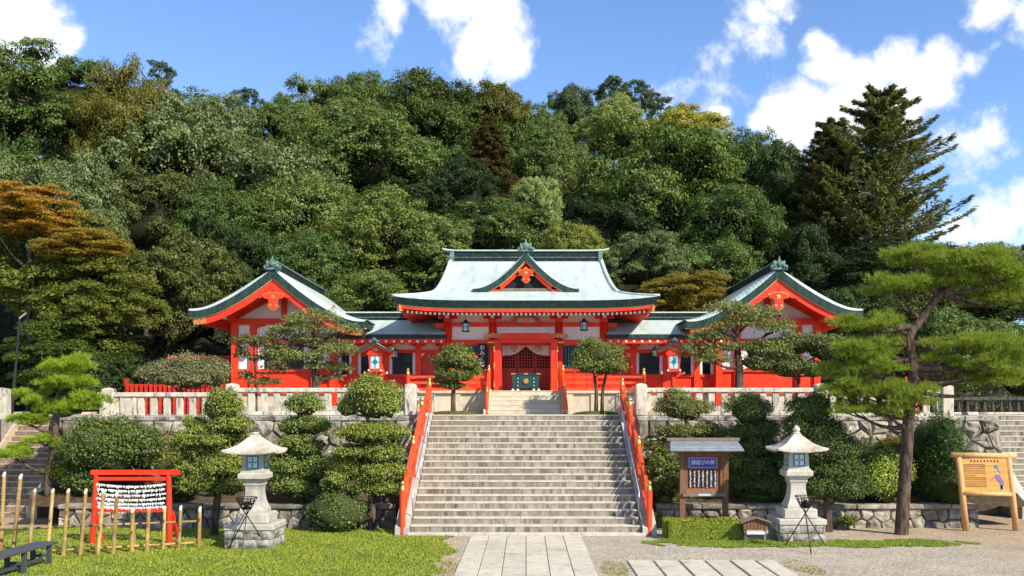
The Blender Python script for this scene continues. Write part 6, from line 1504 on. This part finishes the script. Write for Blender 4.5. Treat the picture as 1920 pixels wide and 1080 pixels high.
shrub('thin reddish shrub against the wall above the red paper rack',304,838,24,26,27.0,(.17,.10,.03),10,lai=.6,ls=.06,ground=.7,corek=.3)
shrub('low shrub left of the slim cloud-pruned tree',345,905,35,30,25.8,(.05,.085,.018),11,ground=.5)
# right garden
gtree('pruned_tree','flat-topped pruned tree behind the roofed notice board','pruned tree',26.2,[(1292,975),(1296,900),(1290,830),(1284,780)],
      [(1280,766,50,20),(1262,811,42,10),(1318,810,38,11),(1237,836,32,13),(1290,838,40,10)],(.18,.19,.046),ls=.058,r0=.07,seed=12,fat=1.46)
gtree('leafy_shrub','tall leafy shrub between the right stair railing and notice board','shrub',25.9,[(1232,975),(1232,930),(1234,860)],
      [(1234,873,34,30),(1225,915,30,30),(1252,905,30,34),(1262,870,24,24),(1245,940,30,22)],(.16,.19,.04),ls=.075,r0=.05,seed=13)
gtree('pruned_tree','dark pruned tree between the notice board and the right lantern','pruned tree',26.0,[(1430,980),(1425,900),(1412,800)],
      [(1403,771,44,22),(1420,807,46,17),(1388,813,24,13),(1413,840,42,19),(1400,873,46,24),(1392,902,38,20),(1434,902,46,22),(1448,867,32,20),(1420,930,40,14)],(.115,.155,.04),ls=.06,r0=.10,seed=14,fat=1.46)
gtree('pruned_tree','dark cloud-pruned tree just right of the right lantern','pruned tree',24.3,[(1553,1003),(1550,930),(1537,850),(1525,780)],
      [(1523,767,44,22),(1540,810,60,20),(1508,806,42,17),(1553,845,60,22),(1528,853,42,20),(1563,887,62,22),(1527,917,42,17),(1582,917,50,20),(1490,880,26,16)],(.085,.125,.032),ls=.058,r0=.12,seed=15,fat=1.46)
shrub('bright round shrub behind the low wall beside the big pine',1648,888,50,48,25.7,(.27,.34,.045),16,ls=.055,ground=.55)
shrub('ochre-topped clipped shrub behind the bright round shrub',1690,836,46,17,27.0,(.23,.18,.03),17,ls=.05,ground=.8)
shrub('tall dark egg-shaped shrub right of the pine trunk',1752,880,50,86,26.3,(.05,.09,.016),18,ls=.07,more=[(1735,930,30,35,-.1),(1770,910,32,45,-.1),(1762,830,38,40,0.)],ground=0.0)
shrub('small tufted plant at the foot of the low right wall',1590,978,18,11,24.6,(.13,.17,.03),19,ls=.06,lai=1.2,corek=.5)
shrub('small weedy plant at the foot of the right stair post',1229,968,12,14,24.9,(.10,.12,.04),20,ls=.05,lai=.9,corek=.3)
big = [(1722,492,78,23),(1805,505,92,31),(1685,540,80,25),(1765,532,70,23),(1862,520,60,26),(1865,562,70,31),(1920,550,50,34),(1618,613,66,22),(1665,600,30,16),(1602,663,72,26),(1662,657,54,26),(1580,703,54,23),(1632,694,56,23),
       (1645,735,86,26),(1588,738,58,22),(1702,752,60,26),(1602,770,52,17),(1665,777,52,16),(1792,648,72,18),(1862,655,78,23),(1832,690,62,18),(1872,715,74,23),(1765,676,36,16),(1915,680,50,23),(1800,712,44,16)]
gtree('garden_pine','big spreading garden pine in front of the right terrace','pine tree',23.8,[(1690,1006),(1693,950),(1698,880),(1704,784),(1712,701),(1704,635),(1722,606),(1745,573),(1766,548)],big,(.20,.27,.028),kind='needle',r0=.175,seed=21,fat=1.15,ln=.16,dens=200,core=False,rtop=.5,
      extra=[([(1714,692,0),(1755,690,-.1),(1789,694,.1),(1844,702,.1),(1925,690,.2)],.12,.05),([(1712,645,0),(1740,650,.1),(1765,664,.2),(1800,684,.2)],.10,.04),([(1705,612,0),(1655,622,-.1),(1608,628,-.1)],.09,.03),([(1708,720,0),(1670,735,-.3),(1610,745,-.4)],.08,.03)])
# clipped box hedge in front of the notice board
hd = thing('clipped_hedge','low clipped box hedge in front of the roofed notice board','hedge',(4.3,23.1,0)); rgh = np.random.default_rng(9)
n = 26000; hx0,hx1,hy0,hy1,hz = 3.42,5.35,22.75,23.55,.43; f = rgh.random(n); X = rgh.uniform(hx0,hx1,n); Y = rgh.uniform(hy0,hy1,n); Z = rgh.uniform(.03,hz,n); Nn = np.zeros((n,3))
a = f < .42; Z[a] = hz; Nn[a] = (0,0,1); b = (f >= .42)&(f < .82); Y[b] = hy0; Nn[b] = (0,-1,0); c = (f >= .82)&(f < .91); X[c] = hx0; Nn[c] = (-1,0,0); d = f >= .91; X[d] = hx1; Nn[d] = (1,0,0)
C = np.stack([X,Y,Z],1) - Nn*rgh.uniform(-.035,.05,n)[:,None] + .02*np.sin(X*9+Y*7)[:,None]*Nn
cx, cy = np.clip(C[:,0],hx0+.2,hx1-.2), np.clip(C[:,1],hy0+.2,hy1-.2); dx, dy = C[:,0]-cx, C[:,1]-cy; L_ = np.hypot(dx,dy); k = np.where(L_ > .2, .2/np.maximum(L_,1e-6), 1); C[:,0] = cx+dx*k; C[:,1] = cy+dy*k
C -= np.array([4.3,23.1,0]); me = np_mesh('foliage', leaf_quads(C,Nn+rgh.normal(0,.5,(n,3)),.042*rgh.uniform(.6,1.4,n),.6,rgh),4,'leaf'); o = bpy.data.objects.new('foliage',me); COL.objects.link(o); o.parent = hd; o.color = (.26,.30,.036,1)
o = box1(hx0+.06,hx1-.06,hy0+.06,hy1-.06,0,hz-.05,.12).build('dark_core','core',hd); o.color = (.05,.055,.02,1)  # solid dark block under the leaves, coloured as the hedge's inner shade
# trees on the terrace
gtree('pruned_tree','open pruned tree in front of the left pavilion','pruned tree',31,[(592,748),(591,705),(588,665),(590,630)],
      [(584,599,56,16),(562,618,44,14),(640,621,42,13),(529,628,38,13),(645,660,44,15),(529,667,46,19),(566,672,46,16),(606,650,42,14),(632,690,36,12),(587,636,44,12),(618,708,28,8),(598,690,22,8)],(.20,.225,.065),ls=.07,lai=.55,r0=.15,seed=31,fat=1.05,ground=3.0,core=False)
gtree('sapling','thin open sapling left of the open pruned tree on the terrace','sapling',30.6,[(481,745),(479,700),(476,660),(480,640)],
      [(470,640,30,13),(500,642,26,14),(455,662,16,18),(520,690,24,18),(500,716,30,12),(455,706,20,13),(483,672,20,9)],(.15,.14,.045),ls=.075,lai=1.0,r0=.05,seed=32,ground=3.0,core=False)
gtree('clipped_bush','broad grey-green clipped bush on the left terrace','bush',32.3,[(340,748),(338,725),(335,705)],
      [(305,700,42,20,0),(345,692,50,22,0),(388,700,44,22,0),(322,712,46,14,-.2),(365,714,50,14,-.2),(405,712,26,16,0)],(.22,.22,.09),ls=.065,lai=1.1,r0=.10,seed=33,fat=1.3,ground=3.0,corek=.6,dyk=.1)
gtree('pruned_tree','small pruned tree left of the upper steps','pruned tree',30.9,[(850,772),(850,738),(854,705),(852,680)],
      [(854,672,40,16),(834,680,24,11),(876,684,26,10),(828,699,17,8),(860,706,36,9),(888,697,20,7),(832,713,22,8),(850,723,26,7)],(.165,.19,.042),ls=.07,lai=1.5,r0=.09,seed=34,fat=1.46,ground=3.01)
gtree('pruned_tree','umbrella-shaped pruned tree right of the upper steps','pruned tree',30.9,[(1117,772),(1118,735),(1114,700),(1120,680)],
      [(1120,664,46,17),(1096,681,30,13),(1150,685,32,13),(1124,687,52,13)],(.17,.195,.044),ls=.07,lai=1.6,r0=.075,seed=35,fat=1.46,ground=3.01,extra=[([(1129,772,.1),(1130,735,.1),(1137,700,.1)],.07,.04)])
gtree('pruned_tree','open pruned tree with thick trunk in front of the right pavilion','pruned tree',31,[(1386,745),(1386,700),(1383,660),(1380,625)],
      [(1362,579,46,16),(1409,592,54,20),(1381,606,48,16),(1326,633,40,17),(1314,660,40,20),(1338,676,40,18),(1448,617,42,17),(1434,655,46,18),(1381,652,36,13),(1350,618,30,12)],(.20,.225,.065),ls=.07,lai=.6,r0=.18,seed=36,fat=1.05,ground=3.0,core=False)
gtree('leafy_tree','leafy pale tree between the right pavilion and the big pine','tree',31.3,[(1497,745),(1497,715),(1499,680)],
      [(1450,664,46,26),(1500,645,52,22),(1542,652,46,26),(1480,690,46,20),(1530,692,40,18),(1422,682,36,20)],(.15,.17,.05),ls=.085,lai=1.3,r0=.10,seed=37,ground=3.0)
for px_, w in ((850,'left'),(1122,'right')):
    x = XA(px_,30.9); g = thing('moss_mound','low mossy mound under the small pruned tree %s of the upper steps' % w,'moss mound',(x,30.9,3.0)); nm = 700
    rgm = np.random.default_rng(px_); e = sph(rgm,4000,0.0); me = np_mesh('moss', leaf_quads(e*[.85,.55,.12]+[0,0,.01], e+rgm.normal(0,.4,e.shape), .03*rgm.uniform(.6,1.4,4000), .6, rgm), 4, 'leaf'); o = bpy.data.objects.new('moss',me); COL.objects.link(o); o.parent = g; o.color = (.12,.14,.025,1)
    mbx = MB(); mbx.lathe([(.86,0),(.78,.05),(.55,.09),(.2,.115),(.02,.12)],(0,0,0),20); mbx.v = [(a,b*.64,c) for a,b,c in mbx.v]; o = bpy.data.objects.new('earth',mesh_of(mbx,'earth','soil',True)); COL.objects.link(o); o.parent = g
